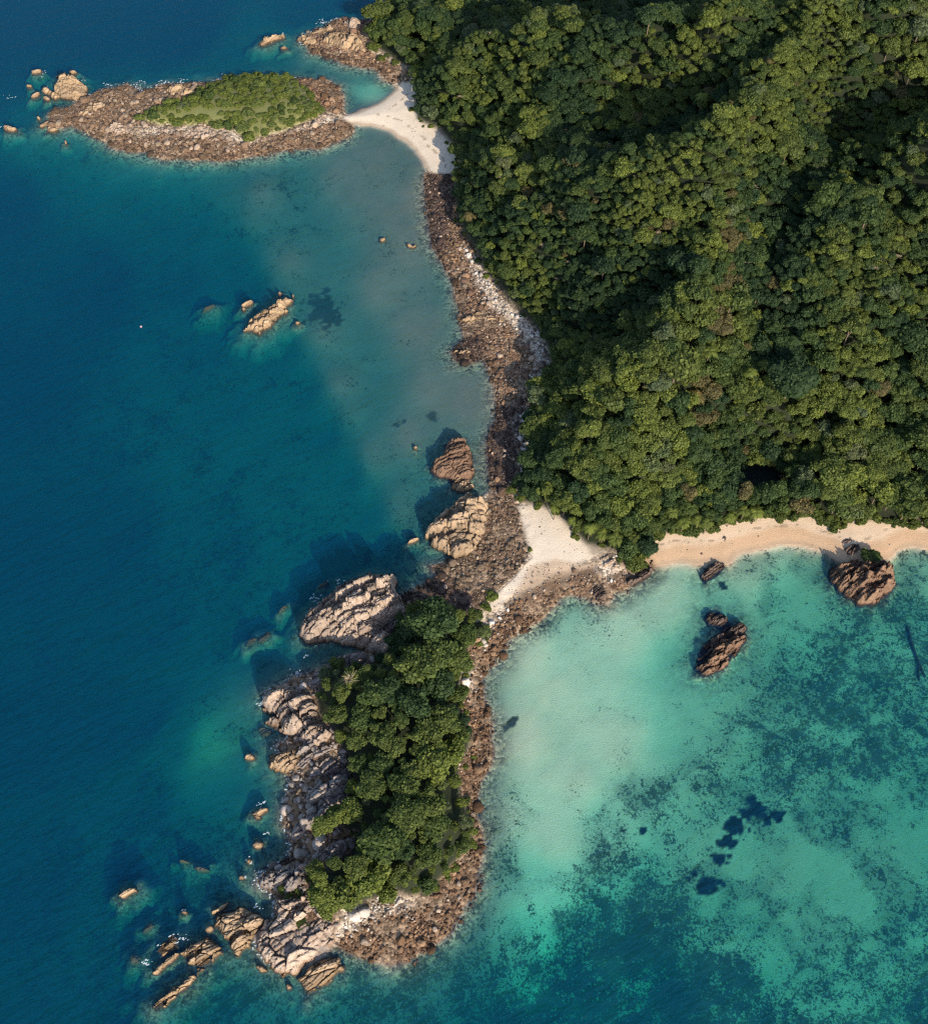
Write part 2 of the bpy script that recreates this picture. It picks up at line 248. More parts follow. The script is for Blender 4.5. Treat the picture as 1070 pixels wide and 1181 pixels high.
def mr(n, v, a, b, c=0., d=1., smooth=False):
    x = nd(n, 'ShaderNodeMapRange'); x.interpolation_type = 'SMOOTHSTEP' if smooth else 'LINEAR'; n.links.new(v, x.inputs[0])
    for i, k in enumerate((a, b, c, d)):
        if isinstance(k, (int, float)): x.inputs[i+1].default_value = k
        else: n.links.new(k, x.inputs[i+1])
    return x.outputs[0]
def mix(n, f, a, b, bt='MIX'):
    x = nd(n, 'ShaderNodeMix', data_type='RGBA', blend_type=bt)
    for i, v in ((0, f), (6, a), (7, b)):
        if isinstance(v, (int, float)): x.inputs[i].default_value = v
        elif isinstance(v, tuple): x.inputs[i].default_value = (*v, 1) if len(v) == 3 else v
        else: n.links.new(v, x.inputs[i])
    return x.outputs[2]
def bump(n, h, dist, strength=1.0):
    x = nd(n, 'ShaderNodeBump'); x.inputs['Strength'].default_value = strength; x.inputs['Distance'].default_value = dist
    n.links.new(h, x.inputs['Height']); return x.outputs[0]
def attr(n, name, typ='GEOMETRY'):
    return nd(n, 'ShaderNodeAttribute', attribute_name=name, attribute_type=typ)
def mapping(n, vec, rot=(0, 0, 0), scale=(1, 1, 1)):
    x = nd(n, 'ShaderNodeMapping'); x.inputs['Rotation'].default_value = rot; n.links.new(vec, x.inputs['Vector'])
    y = nd(n, 'ShaderNodeMapping'); y.inputs['Scale'].default_value = scale; n.links.new(x.outputs[0], y.inputs['Vector']); return y.outputs[0]
# ground
MG, n, b = mat('ground_cover'); p = pos(n)
base = attr(n, 'cover').outputs['Color']; wa = attr(n, 'weed').outputs['Fac']; pa = attr(n, 'patch').outputs['Fac']; ru = attr(n, 'rubble').outputs['Fac']
f1 = noise(n, .30, 4, .7, p, .5); f2 = noise(n, 1.15, 3, .75, p, .3); fs = noise(n, 2.2, 2, .6, p)
f0 = noise(n, .055, 2, .5, p, .8); fw = ma(n, 'ADD', ma(n, 'ADD', ma(n, 'MULTIPLY', f1, .36), ma(n, 'MULTIPLY', f2, .42)), ma(n, 'MULTIPLY', f0, .22))
fw = ma(n, 'ADD', ma(n, 'MULTIPLY', ma(n, 'SUBTRACT', fw, .5), 1.5), .5); th = ma(n, 'SUBTRACT', .655, ma(n, 'MULTIPLY', wa, .285))
wm2 = ma(n, 'MULTIPLY', mr(n, ma(n, 'SUBTRACT', ma(n, 'ADD', f0, ma(n, 'MULTIPLY', ma(n, 'SUBTRACT', fs, .5), .5)), th), -.13, .05, 0, .55, True), mr(n, wa, .05, .25))
wm = ma(n, 'MULTIPLY', mr(n, ma(n, 'SUBTRACT', fw, th), -.035, .045, 0, 1, True), mr(n, noise(n, .11, 2, .5, p), .3, .6, .8, 1))
wm = ma(n, 'MAXIMUM', ma(n, 'MULTIPLY', wm, mr(n, wa, .0, .12)), pa)
c = mix(n, ma(n, 'MULTIPLY', mr(n, fs, .3, .7), .35), base, mix(n, 1.0, base, (.62,.6,.58), 'MULTIPLY'))
c = mix(n, wm2, c, mix(n, fs, (.09,.095,.065), (.20,.195,.14)))
c = mix(n, ma(n, 'MULTIPLY', wm, mr(n, pa, 0, 1, .94, .99)), c, mix(n, f2, (.010,.018,.015), (.055,.066,.042)))
vo = nd(n, 'ShaderNodeTexVoronoi'); vo.inputs['Scale'].default_value = .9; n.links.new(p, vo.inputs['Vector'])
vc = nd(n, 'ShaderNodeSeparateColor'); n.links.new(vo.outputs['Color'], vc.inputs[0])
peb = mix(n, 1.0, c, mix(n, mr(n, vc.outputs[0], .1, .95), (.28,.25,.23), (1.9,1.8,1.65)), 'MULTIPLY')
c = mix(n, pa, c, (.004,.007,.007)); c = mix(n, ru, c, peb)
n.links.new(c, b.inputs['Base Color'])
n.links.new(bump(n, ma(n, 'ADD', ma(n, 'MULTIPLY', fs, .5), ma(n, 'MULTIPLY', vo.outputs['Distance'], ma(n, 'MULTIPLY', ru, -1.0))), .35), b.inputs['Normal'])
# water: clear surface over an evenly tinted, absorbing body
MW = bpy.data.materials.new('sea_water'); MW.use_nodes = True; n = MW.node_tree
n.nodes.remove(n.nodes['Principled BSDF']); out = n.nodes['Material Output']; p = pos(n)
RW = math.radians(-33)
m1 = mapping(n, p, (0, 0, RW), (.10, .34, 1)); m2 = mapping(n, p, (0, 0, RW+.2), (.35, .95, 1)); m3 = mapping(n, p, (0, 0, RW), (.02, .075, 1))
hh = ma(n, 'ADD', ma(n, 'ADD', ma(n, 'MULTIPLY', noise(n, 1, 2, .5, m1, .4), .9), ma(n, 'MULTIPLY', noise(n, 1, 2, .6, m2, .3), .38)), ma(n, 'MULTIPLY', noise(n, 1, 1, .5, m3), 1.2))
bn = bump(n, hh, 9.0); bg = bump(n, hh, .5)
tr = nd(n, 'ShaderNodeBsdfTransparent'); gl = nd(n, 'ShaderNodeBsdfGlossy'); gl.inputs['Roughness'].default_value = .3
df = nd(n, 'ShaderNodeBsdfDiffuse'); df.inputs['Color'].default_value = (.001, .12, .36, 1)
fr = nd(n, 'ShaderNodeLayerWeight')
n.links.new(bg, gl.inputs['Normal'])
n.links.new(bn, df.inputs['Normal'])
s1 = nd(n, 'ShaderNodeMixShader'); s1.inputs[0].default_value = .075; n.links.new(tr.outputs[0], s1.inputs[1]); n.links.new(df.outputs[0], s1.inputs[2])
s2 = nd(n, 'ShaderNodeMixShader'); n.links.new(ma(n, 'ADD', ma(n, 'MULTIPLY', ma(n, 'POWER', fr.outputs['Facing'], 5.0), 1.0), .014), s2.inputs[0]); n.links.new(s1.outputs[0], s2.inputs[1]); n.links.new(gl.outputs[0], s2.inputs[2])
n.links.new(s2.outputs[0], out.inputs['Surface'])
va = nd(n, 'ShaderNodeVolumeAbsorption'); va.inputs['Color'].default_value = (.17, .853, .845, 1); va.inputs['Density'].default_value = .30
vsc = nd(n, 'ShaderNodeVolumeScatter'); vsc.inputs['Color'].default_value = (.0, .345, 1.0, 1); vsc.inputs['Density'].default_value = .029; vsc.inputs['Anisotropy'].default_value = .0
vad = nd(n, 'ShaderNodeAddShader'); n.links.new(va.outputs[0], vad.inputs[0]); n.links.new(vsc.outputs[0], vad.inputs[1]); n.links.new(vad.outputs[0], out.inputs['Volume'])
# rock
def rockmat(name, pale_c, mid_c, low_c, zlow=1.0, zmid=3.0, stain=.5):
    m, n, b = mat(name); p = pos(n)
    z = nd(n, 'ShaderNodeSeparateXYZ'); n.links.new(p, z.inputs[0])
    nn = noise(n, .35, 5, .65, p, .5); nf = noise(n, 1.6, 4, .7, p); ns = noise(n, 1.0, 4, .6, mapping(n, p, (0, 0, -.72), (.18, .9, 1.6)))
    zz = ma(n, 'ADD', z.outputs[2], ma(n, 'MULTIPLY', ma(n, 'SUBTRACT', nn, .5), zmid*1.3))
    tn = attr(n, 'tone').outputs['Fac']
    c = mix(n, mr(n, ns, .38, .66), pale_c, mid_c)
    c = mix(n, ma(n, 'MULTIPLY', mr(n, nn, .5, .7), stain), c, mix(n, .5, mid_c, low_c))
    c = mix(n, mr(n, zz, zmid, zlow, 0, 1, True), c, mix(n, mr(n, nf, .3, .7), mid_c, low_c))
    c = mix(n, mr(n, zz, zlow*.75, .1, 0, 1, True), c, tuple(x*.45 for x in low_c))
    c = mix(n, 1.0, c, mix(n, tn, (.62,.6,.6), (1.15,1.12,1.08)), 'MULTIPLY')
    c = mix(n, mr(n, nf, .58, .75, 0, .6), c, mix(n, 1.0, c, (.5,.46,.44), 'MULTIPLY'))
    n.links.new(c, b.inputs['Base Color'])
    n.links.new(bump(n, ma(n, 'ADD', nf, ma(n, 'MULTIPLY', ns, 1.2)), .5), b.inputs['Normal'])
    return m
MR = {'pale': rockmat('pale_rock', (.54,.455,.39), (.37,.29,.235), (.27,.17,.10), .8, 2.4, .5),
      'tan': rockmat('tan_rock', (.46,.36,.26), (.34,.25,.165), (.29,.20,.11), .7, 2.0, .5),
      'brown': rockmat('brown_rock', (.30,.20,.14), (.19,.12,.085), (.13,.08,.055), .5, 1.4, .6),
      'gold': rockmat('golden_rock', (.50,.385,.26), (.36,.26,.165), (.25,.175,.105), .5, 1.2, .5),
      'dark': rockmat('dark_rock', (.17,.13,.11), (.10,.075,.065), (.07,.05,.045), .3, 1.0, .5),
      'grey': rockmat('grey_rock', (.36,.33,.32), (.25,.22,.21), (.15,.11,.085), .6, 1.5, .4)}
def bouldmat(name, typ):
    m, n, b = mat(name); p = pos(n)
    if typ == 'GEOMETRY': c = attr(n, 'cover').outputs['Color']
    else: c = attr(n, 'cover', 'OBJECT').outputs['Color']
    nf = noise(n, 1.7, 4, .7, p)
    c = mix(n, mr(n, nf, .45, .72), c, mix(n, 1.0, c, (.5,.45,.42), 'MULTIPLY'))
    n.links.new(c, b.inputs['Base Color']); n.links.new(bump(n, nf, .25), b.inputs['Normal']); return m
MBS, MBO = bouldmat('shore_stones', 'GEOMETRY'), bouldmat('shore_boulder', 'OBJECT')
# leaves
LEAF = [(.030,.060,.028),(.046,.082,.030),(.070,.106,.032),(.098,.128,.034),(.140,.178,.040),(.092,.128,.066),(.12,.108,.048)]
def leafmat(name, palm=False):
    m, n, b = mat(name)
    t = attr(n, 'tint', 'INSTANCER').outputs['Fac']; r = nd(n, 'ShaderNodeValToRGB'); e = r.color_ramp.elements
    while len(e) < len(LEAF): e.new(.5)
    for i, c in enumerate(LEAF): e[i].position = i/(len(LEAF)-1); e[i].color = (*c, 1)
    n.links.new(t, r.inputs[0]); p = pos(n)
    nf = noise(n, .9, 3, .7, p); lv = attr(n, 'leaf').outputs['Fac']
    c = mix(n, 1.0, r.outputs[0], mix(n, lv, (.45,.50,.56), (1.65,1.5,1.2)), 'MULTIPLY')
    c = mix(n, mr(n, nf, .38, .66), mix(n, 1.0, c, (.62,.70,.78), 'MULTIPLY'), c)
    n.links.new(c, b.inputs['Base Color']); b.inputs['Roughness'].default_value = .6; b.inputs['Specular IOR Level'].default_value = .15
    tl = nd(n, 'ShaderNodeBsdfTranslucent'); n.links.new(c, tl.inputs['Color'])
    s = nd(n, 'ShaderNodeMixShader'); s.inputs[0].default_value = .18; n.links.new(b.outputs[0], s.inputs[1]); n.links.new(tl.outputs[0], s.inputs[2])
    n.links.new(s.outputs[0], n.nodes['Material Output'].inputs['Surface']); return m
ML = leafmat('leaves')
MT, n, b = mat('bark'); n.links.new(mix(n, noise(n, 3, 4, .6, pos(n)), (.10,.075,.05), (.24,.19,.14)), b.inputs['Base Color'])
MTW, n, b = mat('dry_twigs'); b.inputs['Base Color'].default_value = (.30,.25,.17, 1)
MLOG, n, b = mat('wet_wood'); n.links.new(mix(n, noise(n, 2, 4, .6, pos(n)), (.02,.018,.016), (.05,.04,.035)), b.inputs['Base Color'])
MBU, n, b = mat('buoy_plastic'); n.links.new(mix(n, noise(n, 4, 3, .5, pos(n)), (.5,.27,.32), (.55,.36,.4)), b.inputs['Base Color']); b.inputs['Roughness'].default_value = .4
MFO, n, b = mat('foam'); n.links.new(mix(n, noise(n, 1.5, 4, .6, pos(n)), (.30,.40,.46), (.55,.62,.65)), b.inputs['Base Color'])
# ------------------------------------------------------------------ mesh helpers
def mesh(name, V, F, m=None, smooth=False, attrs=None):
    me = bpy.data.meshes.new(name); V = np.asarray(V, np.float32)
    if isinstance(F, np.ndarray):
        k = F.shape[1]; me.vertices.add(len(V)); me.vertices.foreach_set('co', V.ravel())
        me.loops.add(F.size); me.loops.foreach_set('vertex_index', F.astype(np.int32).ravel())
        me.polygons.add(len(F)); me.polygons.foreach_set('loop_start', np.arange(0, F.size, k, dtype=np.int32))
        me.update(calc_edges=True); me.validate()
    else: me.from_pydata(V.tolist(), [], F)
    if smooth: me.polygons.foreach_set('use_smooth', np.ones(len(me.polygons), bool))
    for k, a in (attrs or {}).items():
        a = np.asarray(a, np.float32)
        if a.ndim == 2:
            at = me.attributes.new(k, 'FLOAT_COLOR', 'POINT'); at.data.foreach_set('color', np.c_[a, np.ones(len(a), np.float32)].astype(np.float32).ravel())
        else:
            at = me.attributes.new(k, 'FLOAT', 'POINT'); at.data.foreach_set('value', a)
    if m: me.materials.append(m)
    return me
def link(name, me, parent=None, loc=(0, 0, 0), label=None, cat=None, group=None, kind=None):
    o = bpy.data.objects.new(name, me); COL.objects.link(o); o.location = loc
    if parent: o.parent = parent
    if label: o['label'] = label
    if cat: o['category'] = cat
    if group: o['group'] = group
    if kind: o['kind'] = kind
    return o
def gridfaces(ny, nx, keep=None):
    i = np.arange(ny*nx).reshape(ny, nx)
    f = np.stack([i[:-1, :-1], i[:-1, 1:], i[1:, 1:], i[1:, :-1]], -1)
    return (f[keep] if keep is not None else f.reshape(-1, 4))
# ------------------------------------------------------------------ the sheet of ground and sea bed, and the sea
x0, x1, y0, y1 = -4900, 4900, -3900, 7900
V = [(x, y, z) for z in (-60, 0) for y in (y0, y1) for x in (x0, x1)]
link('sea', mesh('sea', V, [(0, 2, 3, 1), (4, 5, 7, 6), (0, 1, 5, 4), (1, 3, 7, 5), (3, 2, 6, 7), (2, 0, 4, 6)], MW), kind='structure', label='clear sea, turquoise in the lagoon and deep blue to the west')
pw = [P(868+37*math.cos(a), 551+19*math.sin(a), 2.2) for a in np.linspace(0, 2*math.pi, 40)[:-1]]
MPO, n, b = mat('pond_water'); b.inputs['Roughness'].default_value = .08; n.links.new(mix(n, noise(n, .3, 3, .5, pos(n)), (.008,.016,.018), (.014,.022,.02)), b.inputs['Base Color'])
link('pond', mesh('pond', [(x, y, 2.2) for x, y in pw]+[(x, y, .4) for x, y in pw], [tuple(range(39))[::-1]]+[tuple(39+i for i in range(39))]+[(i, (i+1) % 39, 39+(i+1) % 39, 39+i) for i in range(39)], MPO), kind='structure', label='small dark pond among the trees behind the beach')
# ------------------------------------------------------------------ rocks: outline on the photo, real height
ROCKPOLY = []
def rockmesh(name, px, Ht, tone, zb=-2.0, ang=33, sp=2.6, edge=1.6, cell=3.0, tilt=0.35, crack=1.25, amp=1.15, seed=0):
    pw = W(px, Ht*.4); c0 = pw.mean(0); size = max(np.ptp(pw[:, 0]), np.ptp(pw[:, 1]))
    g = float(np.clip(size/80, .14, .36))
    xs = np.arange(pw[:, 0].min()-g*2, pw[:, 0].max()+g*2, g); ys = np.arange(pw[:, 1].min()-g*2, pw[:, 1].max()+g*2, g)
    X, Y = np.meshgrid(xs, ys); k = min(1, size/14)
    e0 = sdf(pw, X, Y); e = e0+((fbm(X/2.2, Y/2.2, 4, seed)-.5)*2.2+(vn(X/.7, Y/.7, seed+3)-.5)*.5)*k
    a = math.radians(ang); al = X*math.cos(a)+Y*math.sin(a); ac = -X*math.sin(a)+Y*math.cos(a)
    R = size/2; em = max(e0.max(), .3); e = e+(.55 if zb < 0 else 0)*k; edge = min(edge*.75, em*.26)
    warp = (fbm(X/9, Y/9, 3, seed+1)-.5)*sp*1.3
    s = (ac+warp)/sp; kk = np.floor(s); f = s-kk
    led = (hsh(kk, kk*0+3, seed)-.5)*1.7+(f-.5)*-.75
    s2 = (ac+warp*.8+(vn(X/2.5, Y/2.5, seed+9)-.5)*.3)/(sp*.37); k2 = np.floor(s2); led2 = (hsh(k2, k2*0+7, seed)-.5)*.8-(s2-k2-.5)*.35
    v1, v2, idd, vx, vy = voro(al/cell/2.6, ac/cell, seed+2); cr = 1-sst(.015, .12, v2-v1)
    w1, w2, id2, wx, wy = voro(al/cell*.85, ac/cell*1.9, seed+4); cr2 = 1-sst(.02, .16, w2-w1)
    det = amp*1.5*k*min(1, .4+Ht/8)*(led*1.0+led2*.6+(idd-.5)*2.1+(id2-.5)*.8-cr*crack-cr2*crack*.4+(vx*(idd-.35)*1.6-vy*(id2-.2))*.8+wx*(id2-.5)*.8)+(np.abs(fbm(X/1.3, Y/1.3, 4, seed+6)-.5)*-2+.4)*.45*k
    dome = .78+.22*sst(0, .8, e0/em)
    tl = tilt*Ht*((X-c0[0])*-.35+(Y-c0[1])*.75)/R
    pr = 1-np.exp(-np.maximum(e, 0)/edge)
    Z = zb*(1-pr)+pr*(Ht*dome*.92+tl*.6+det)
    Z = np.where(e > 0, np.maximum(Z, zb), zb)
    vk = e > -g*1.5; keep = vk[:-1, :-1] & vk[1:, :-1] & vk[:-1, 1:] & vk[1:, 1:]
    F = gridfaces(*X.shape, keep)
    used = np.unique(F); mp = np.full(X.size, -1); mp[used] = np.arange(len(used)); F = mp[F]; N = len(used)
    Vt = np.c_[X.ravel(), Y.ravel(), Z.ravel()][used]; ox, oy = c0
    Vt[:, 0] -= ox; Vt[:, 1] -= oy
    Vb = Vt.copy(); Vb[:, 2] = zb-.6
    ed = np.concatenate([F[:, [0, 1]], F[:, [1, 2]], F[:, [2, 3]], F[:, [3, 0]]]); key = ed.min(1)*N+ed.max(1)
    u, ix, ct = np.unique(key, return_index=True, return_counts=True); be = ed[ix[ct == 1]]
    side = np.c_[be[:, 1], be[:, 0], be[:, 0]+N, be[:, 1]+N]
    F = np.concatenate([F, F[:, ::-1]+N, side])
    tn = np.clip(.5+(idd-.5)*.8+(hsh(kk, kk*0, seed+8)-.5)*.5, 0, 1).ravel()[used]
    ROCKPOLY.append((pw, size, name == 'submerged_rock'))
    return mesh(name, np.r_[Vt, Vb], F, MR[tone], False, {'tone': np.r_[tn, tn]}), (ox, oy)
nrock = 0
def rock(label, px, Ht, tone, name='sea_rock', cat='rock', group=None, **k):
    global nrock; nrock += 1
    me, (ox, oy) = rockmesh(name, px, Ht, tone, seed=nrock*13, **k)
    return link(name, me, None, (ox, oy, 0), label, cat, group)
def blob(u, v, rx, ry, ang=0, n=9, sd_=0):
    r = random.Random(sd_+int(u*7+v)); a = math.radians(ang); o = []
    for i in range(n):
        t = 2*math.pi*i/n; q = r.uniform(.75, 1.15); x = math.cos(t)*rx*q; y = math.sin(t)*ry*q
        o.append((u+x*math.cos(a)-y*math.sin(a), v+x*math.sin(a)+y*math.cos(a)))
    return o
CL = 'cliffs and rock outcrops of the headland'
rock('big layered rock with green tufts, northernmost outcrop of the wooded headland', [(345,724),(349,712),(358,700),(372,690),(388,678),(404,668),(418,662),(433,657),(444,661),(457,665),(455,675),(468,697),(466,706),(452,712),(440,716),(446,728),(462,742),(460,752),(440,752),(420,744),(405,738),(388,734),(372,734),(352,736)], 10.5, 'pale', 'rock_outcrop', 'rock', CL, sp=2.4, cell=2.8, tilt=-.12, amp=1.5)
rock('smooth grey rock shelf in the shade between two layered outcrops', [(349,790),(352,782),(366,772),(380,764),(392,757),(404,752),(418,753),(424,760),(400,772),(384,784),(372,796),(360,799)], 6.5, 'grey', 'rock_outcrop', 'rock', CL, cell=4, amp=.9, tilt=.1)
rock('striped pinkish rock slope with thin ledges west of the headland trees', [(299,806),(306,800),(318,792),(332,785),(346,797),(360,799),(368,806),(368,830),(384,846),(378,858),(362,865),(352,860),(342,850),(330,842),(315,834),(304,829),(316,822),(302,814)], 9.5, 'pale', 'rock_outcrop', 'rock', CL, sp=2.2, cell=2.8, amp=1.5, tilt=.05)
rock('small brown layered rock split off by a dark cleft below the striped slope', [(310,880),(312,870),(322,866),(334,862),(344,857),(354,862),(359,869),(352,880),(340,887),(330,890),(318,887)], 4.5, 'tan', 'rock_outcrop', 'rock', CL, sp=1.6, cell=2)
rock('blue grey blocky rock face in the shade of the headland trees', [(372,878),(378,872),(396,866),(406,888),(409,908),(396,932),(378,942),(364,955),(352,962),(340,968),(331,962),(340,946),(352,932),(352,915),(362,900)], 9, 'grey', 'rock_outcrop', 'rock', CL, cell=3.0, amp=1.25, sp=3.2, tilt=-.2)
rock('tan rock tongue rising from dark water beside the blue grey face', [(327,938),(328,930),(336,922),(343,908),(350,906),(353,912),(350,924),(343,934),(332,942)], 3, 'gold', 'rock_outcrop', 'rock', CL, sp=1.4, cell=1.6)
rock('pale jumbled ledge at the mouth of the dark gully', [(329,960),(331,952),(344,946),(360,946),(368,956),(360,966),(344,972),(334,972)], 3.5, 'pale', 'rock_outcrop', 'rock', CL, sp=1.4, cell=1.7)
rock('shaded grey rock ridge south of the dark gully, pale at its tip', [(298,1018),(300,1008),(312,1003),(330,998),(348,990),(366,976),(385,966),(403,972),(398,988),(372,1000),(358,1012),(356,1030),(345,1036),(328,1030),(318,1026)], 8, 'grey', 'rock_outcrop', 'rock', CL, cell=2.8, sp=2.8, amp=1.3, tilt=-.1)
rock('broad cream rock slab at the southern tip of the headland', [(296,1070),(304,1062),(318,1058),(322,1044),(334,1036),(352,1032),(362,1046),(382,1050),(390,1062),(386,1086),(376,1094),(362,1104),(348,1114),(336,1124),(322,1122),(308,1112),(300,1100),(294,1086)], 6, 'pale', 'rock_outcrop', 'rock', CL, cell=3.4, sp=8, amp=.8, tilt=.2, crack=1.8)
rock('slanted flat topped slab off the southern tip, lit along its lower edge', [(342,1128),(352,1120),(366,1108),(376,1103),(390,1104),(397,1112),(396,1118),(382,1128),(366,1140),(354,1147),(348,1140)], 3.2, 'tan', 'rock_outcrop', 'rock', CL, cell=4, sp=3.4, amp=.7)
rock('wedge shaped cracked rock with a bright rim left of the cream slab', [(246,1060),(252,1051),(262,1050),(272,1046),(280,1043),(286,1050),(298,1052),(304,1060),(298,1070),(291,1078),(288,1090),(280,1096),(272,1102),(264,1092),(258,1078),(250,1070)], 4.5, 'tan', 'rock_outcrop', 'rock', CL, cell=2.6, sp=4.6, amp=1.0)
rock('low grey stone floor between the brown layered rock and the shaded face', [(345,850),(384,844),(398,866),(405,884),(400,905),(360,905),(338,895),(342,872)], 6, 'grey', 'rock_outcrop', 'rock', CL, cell=2.6, sp=2.6, amp=1.3)
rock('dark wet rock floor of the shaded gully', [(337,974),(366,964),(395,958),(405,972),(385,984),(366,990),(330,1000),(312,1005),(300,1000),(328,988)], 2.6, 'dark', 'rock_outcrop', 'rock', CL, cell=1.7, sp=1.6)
rock('pale crumbling rock neck joining the shaded ridge to the cream slab', [(318,1036),(345,1034),(362,1030),(372,1050),(350,1066),(322,1064),(316,1050)], 6.5, 'pale', 'rock_outcrop', 'rock', CL, cell=2.2, sp=2.4, amp=1.3)
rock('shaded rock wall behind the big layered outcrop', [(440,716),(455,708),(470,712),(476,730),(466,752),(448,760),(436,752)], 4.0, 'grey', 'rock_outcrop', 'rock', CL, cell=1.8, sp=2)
RE = 'rocks standing in the sea off the southern tip'
rock('flat topped brown rock with a curved crack, west of the wedge shaped rock', [(207,1099),(214,1091),(224,1085),(236,1079),(246,1084),(254,1092),(256,1099),(246,1108),(236,1116),(226,1124),(222,1112),(214,1108)], 2.4, 'tan', group=RE, cell=2.2, sp=2)
rock('long thin golden rock ridge at the south west end of the rocks', [(176,1162),(180,1155),(190,1149),(198,1142),(208,1136),(218,1129),(224,1124),(226,1128),(218,1136),(208,1144),(198,1150),(190,1158),(180,1165)], 1.6, 'gold', group=RE, cell=1.6, sp=1.2)
rock('narrow golden ledge with a shaded back beside white ripples', [(177,1122),(182,1114),(192,1107),(202,1098),(206,1100),(200,1108),(190,1115),(182,1123)], 1.5, 'gold', group=RE, cell=1.6, sp=1.2)
rock('low dark broken ledge with pale spots above the golden ledge', [(180,1096),(186,1088),(194,1082),(199,1076),(204,1080),(206,1092),(196,1098),(188,1104)], 1.0, 'tan', group=RE, cell=1.4, sp=1)
rock('small oval rock wedged between flat topped rock and wedge rock', blob(242,1071,7,5,-30), 1.3, 'tan', group=RE, cell=2, sp=2, amp=.4)
rock('thin orange sliver of rock off the corner of the wedge rock', [(243,1051),(250,1048),(258,1043),(263,1041),(260,1047),(252,1052),(245,1054)], 1.0, 'gold', group=RE, sp=1)
rock('lone slanted rock in open water west of the headland tip', [(137,1033),(142,1027),(150,1023),(158,1022),(158,1028),(150,1032),(141,1037)], 1.3, 'gold', 'sea_rock', sp=1.0)
for u, v, rx, ry, a, l, t in [(288,873,6,4,0,'small grey rock awash beside the brown layered rock','tan'),(300,936,10,4,-25,'broken orange rock with white foam west of the shaded cliff','gold'),(297,942,5,4,0,'stubby orange rock touching the broken foamy rock','gold'),(298,974,7,5,10,'curved orange rock off the mouth of the dark gully','gold'),(288,993,4,3,0,'tiny pale rock in dark shaded water off the gully','tan'),(279,1012,4,3,-20,'tiny bright rock awash north of the wedge rock','gold'),(213,1052,4,2.5,0,'tiny white topped rock awash west of the wedge rock','tan'),(333,1138,4,4,0,'small round golden rock just below the cream slab','gold'),(301,1117,7,4,20,'small tan rock at the foot of the cream slab','tan'),(477,623,8,1.8,-22,'thin orange rock sliver in the water left of the domed rock','gold'),(479,516,3,2,0,'tiny orange rock left of the dark brown islet rock','gold'),(441,276,4.5,3,-8,'small round pale rock alone in the shallow bay','gold'),(343,372,3.5,2,-15,'tiny pale rock beside the dark sea bed patch','tan'),(323,338,3,2,0,'tiny round rock above the tip of the long bay rock','gold'),(338,341,1.8,1.8,0,'smallest pale dot of rock near the long bay rock','gold'),(285,350,8,3,-28,'narrow pale rock left of the long bay rock','gold'),(281,356,3,2,0,'tiny rock touching the narrow pale rock in the bay','gold')]:
    rock(l, blob(u, v, rx, ry, a), 1.0 if rx < 6 else 1.5, t, cat='rock', edge=.6, sp=1.0, cell=1.3, amp=.6)
rock('thin curved pale rock beside a dark notch near the bay shore', [(468,281),(472,281),(476,284),(480,281),(480,284),(476,286),(471,284)], 1.1, 'gold', edge=.5, sp=1, amp=.5)
rock('long layered orange rock lying alone in the middle of the bay', [(281,379),(286,372),(294,366),(302,358),(312,352),(322,347),(332,350),(331,357),(322,364),(314,372),(304,379),(296,383),(288,380)], 3.2, 'gold', sp=2.0, cell=2.2)
rock('flat orange rock cap at the upper right end of the long bay rock', [(324,347),(330,344),(338,345),(336,350),(328,352)], 2.2, 'gold', sp=1.6, cell=2)
rock('dark brown rock dome standing in the bay beside the isthmus', [(497,540),(499,530),(508,526),(512,516),(516,507),(526,503),(536,506),(543,518),(546,534),(546,546),(538,552),(522,551),(508,548)], 5.5, 'brown', sp=1.6, cell=2.8, amp=.7, ang=30)
rock('row of low broken rocks between the brown dome and the big domed rock', [(520,556),(530,551),(541,553),(547,560),(542,566),(530,566),(520,563)], 1.8, 'tan', sp=1.2, cell=1.4)
rock('big pinkish domed rock with long cracks beside the isthmus rubble', [(490,614),(494,604),(506,592),(516,582),(528,572),(540,567),(555,570),(562,576),(562,592),(558,608),(556,620),(548,630),(538,637),(524,638),(510,631),(500,626),(496,618)], 9, 'tan', 'rock_outcrop', sp=4.2, cell=3.3, ang=16, tilt=.1, amp=1.5)
rock('large red brown layered rock joined to the sand beach by a shaded strip', [(958,660),(962,652),(972,648),(985,644),(998,646),(1012,644),(1024,645),(1032,652),(1034,666),(1031,676),(1020,686),(1010,693),(998,694),(984,688),(974,680),(966,672)], 7.0, 'brown', 'rock_outcrop', sp=2.6, cell=1.8, ang=30, amp=1.6, tilt=.05)
rock('tall dark rock pinnacle on the beach behind the red brown rock', [(972,632),(980,628),(990,626),(994,632),(986,640),(976,643)], 3, 'dark', 'shore_rock', sp=1.2, cell=1.4)
rock('flat dark rock on the beach above the dark pinnacle', [(966,624),(974,620),(984,621),(986,627),(976,630),(968,629)], 1.6, 'dark', 'shore_rock', sp=1.2, cell=1.4)
rock('dark jagged rocks at the left foot of the red brown rock', [(956,662),(960,652),(968,650),(970,660),(968,672),(960,672)], 2, 'dark', 'sea_rock', sp=1.0, cell=1.2)
rock('orange layered reef rock standing in the turquoise lagoon', [(803,775),(806,766),(816,756),(822,746),(832,738),(846,733),(858,728),(862,734),(855,744),(848,754),(840,764),(828,771),(814,777)], 4.2, 'brown', 'reef_rock', sp=1.4, cell=1.6, ang=24, amp=1.15)
rock('dark weedy shelf along the back of the orange lagoon rock', [(803,770),(804,756),(812,744),(824,732),(840,720),(852,716),(862,722),(860,730),(840,738),(826,746),(815,760)], 1.0, 'dark', 'reef_rock', sp=1.1, cell=1.3)
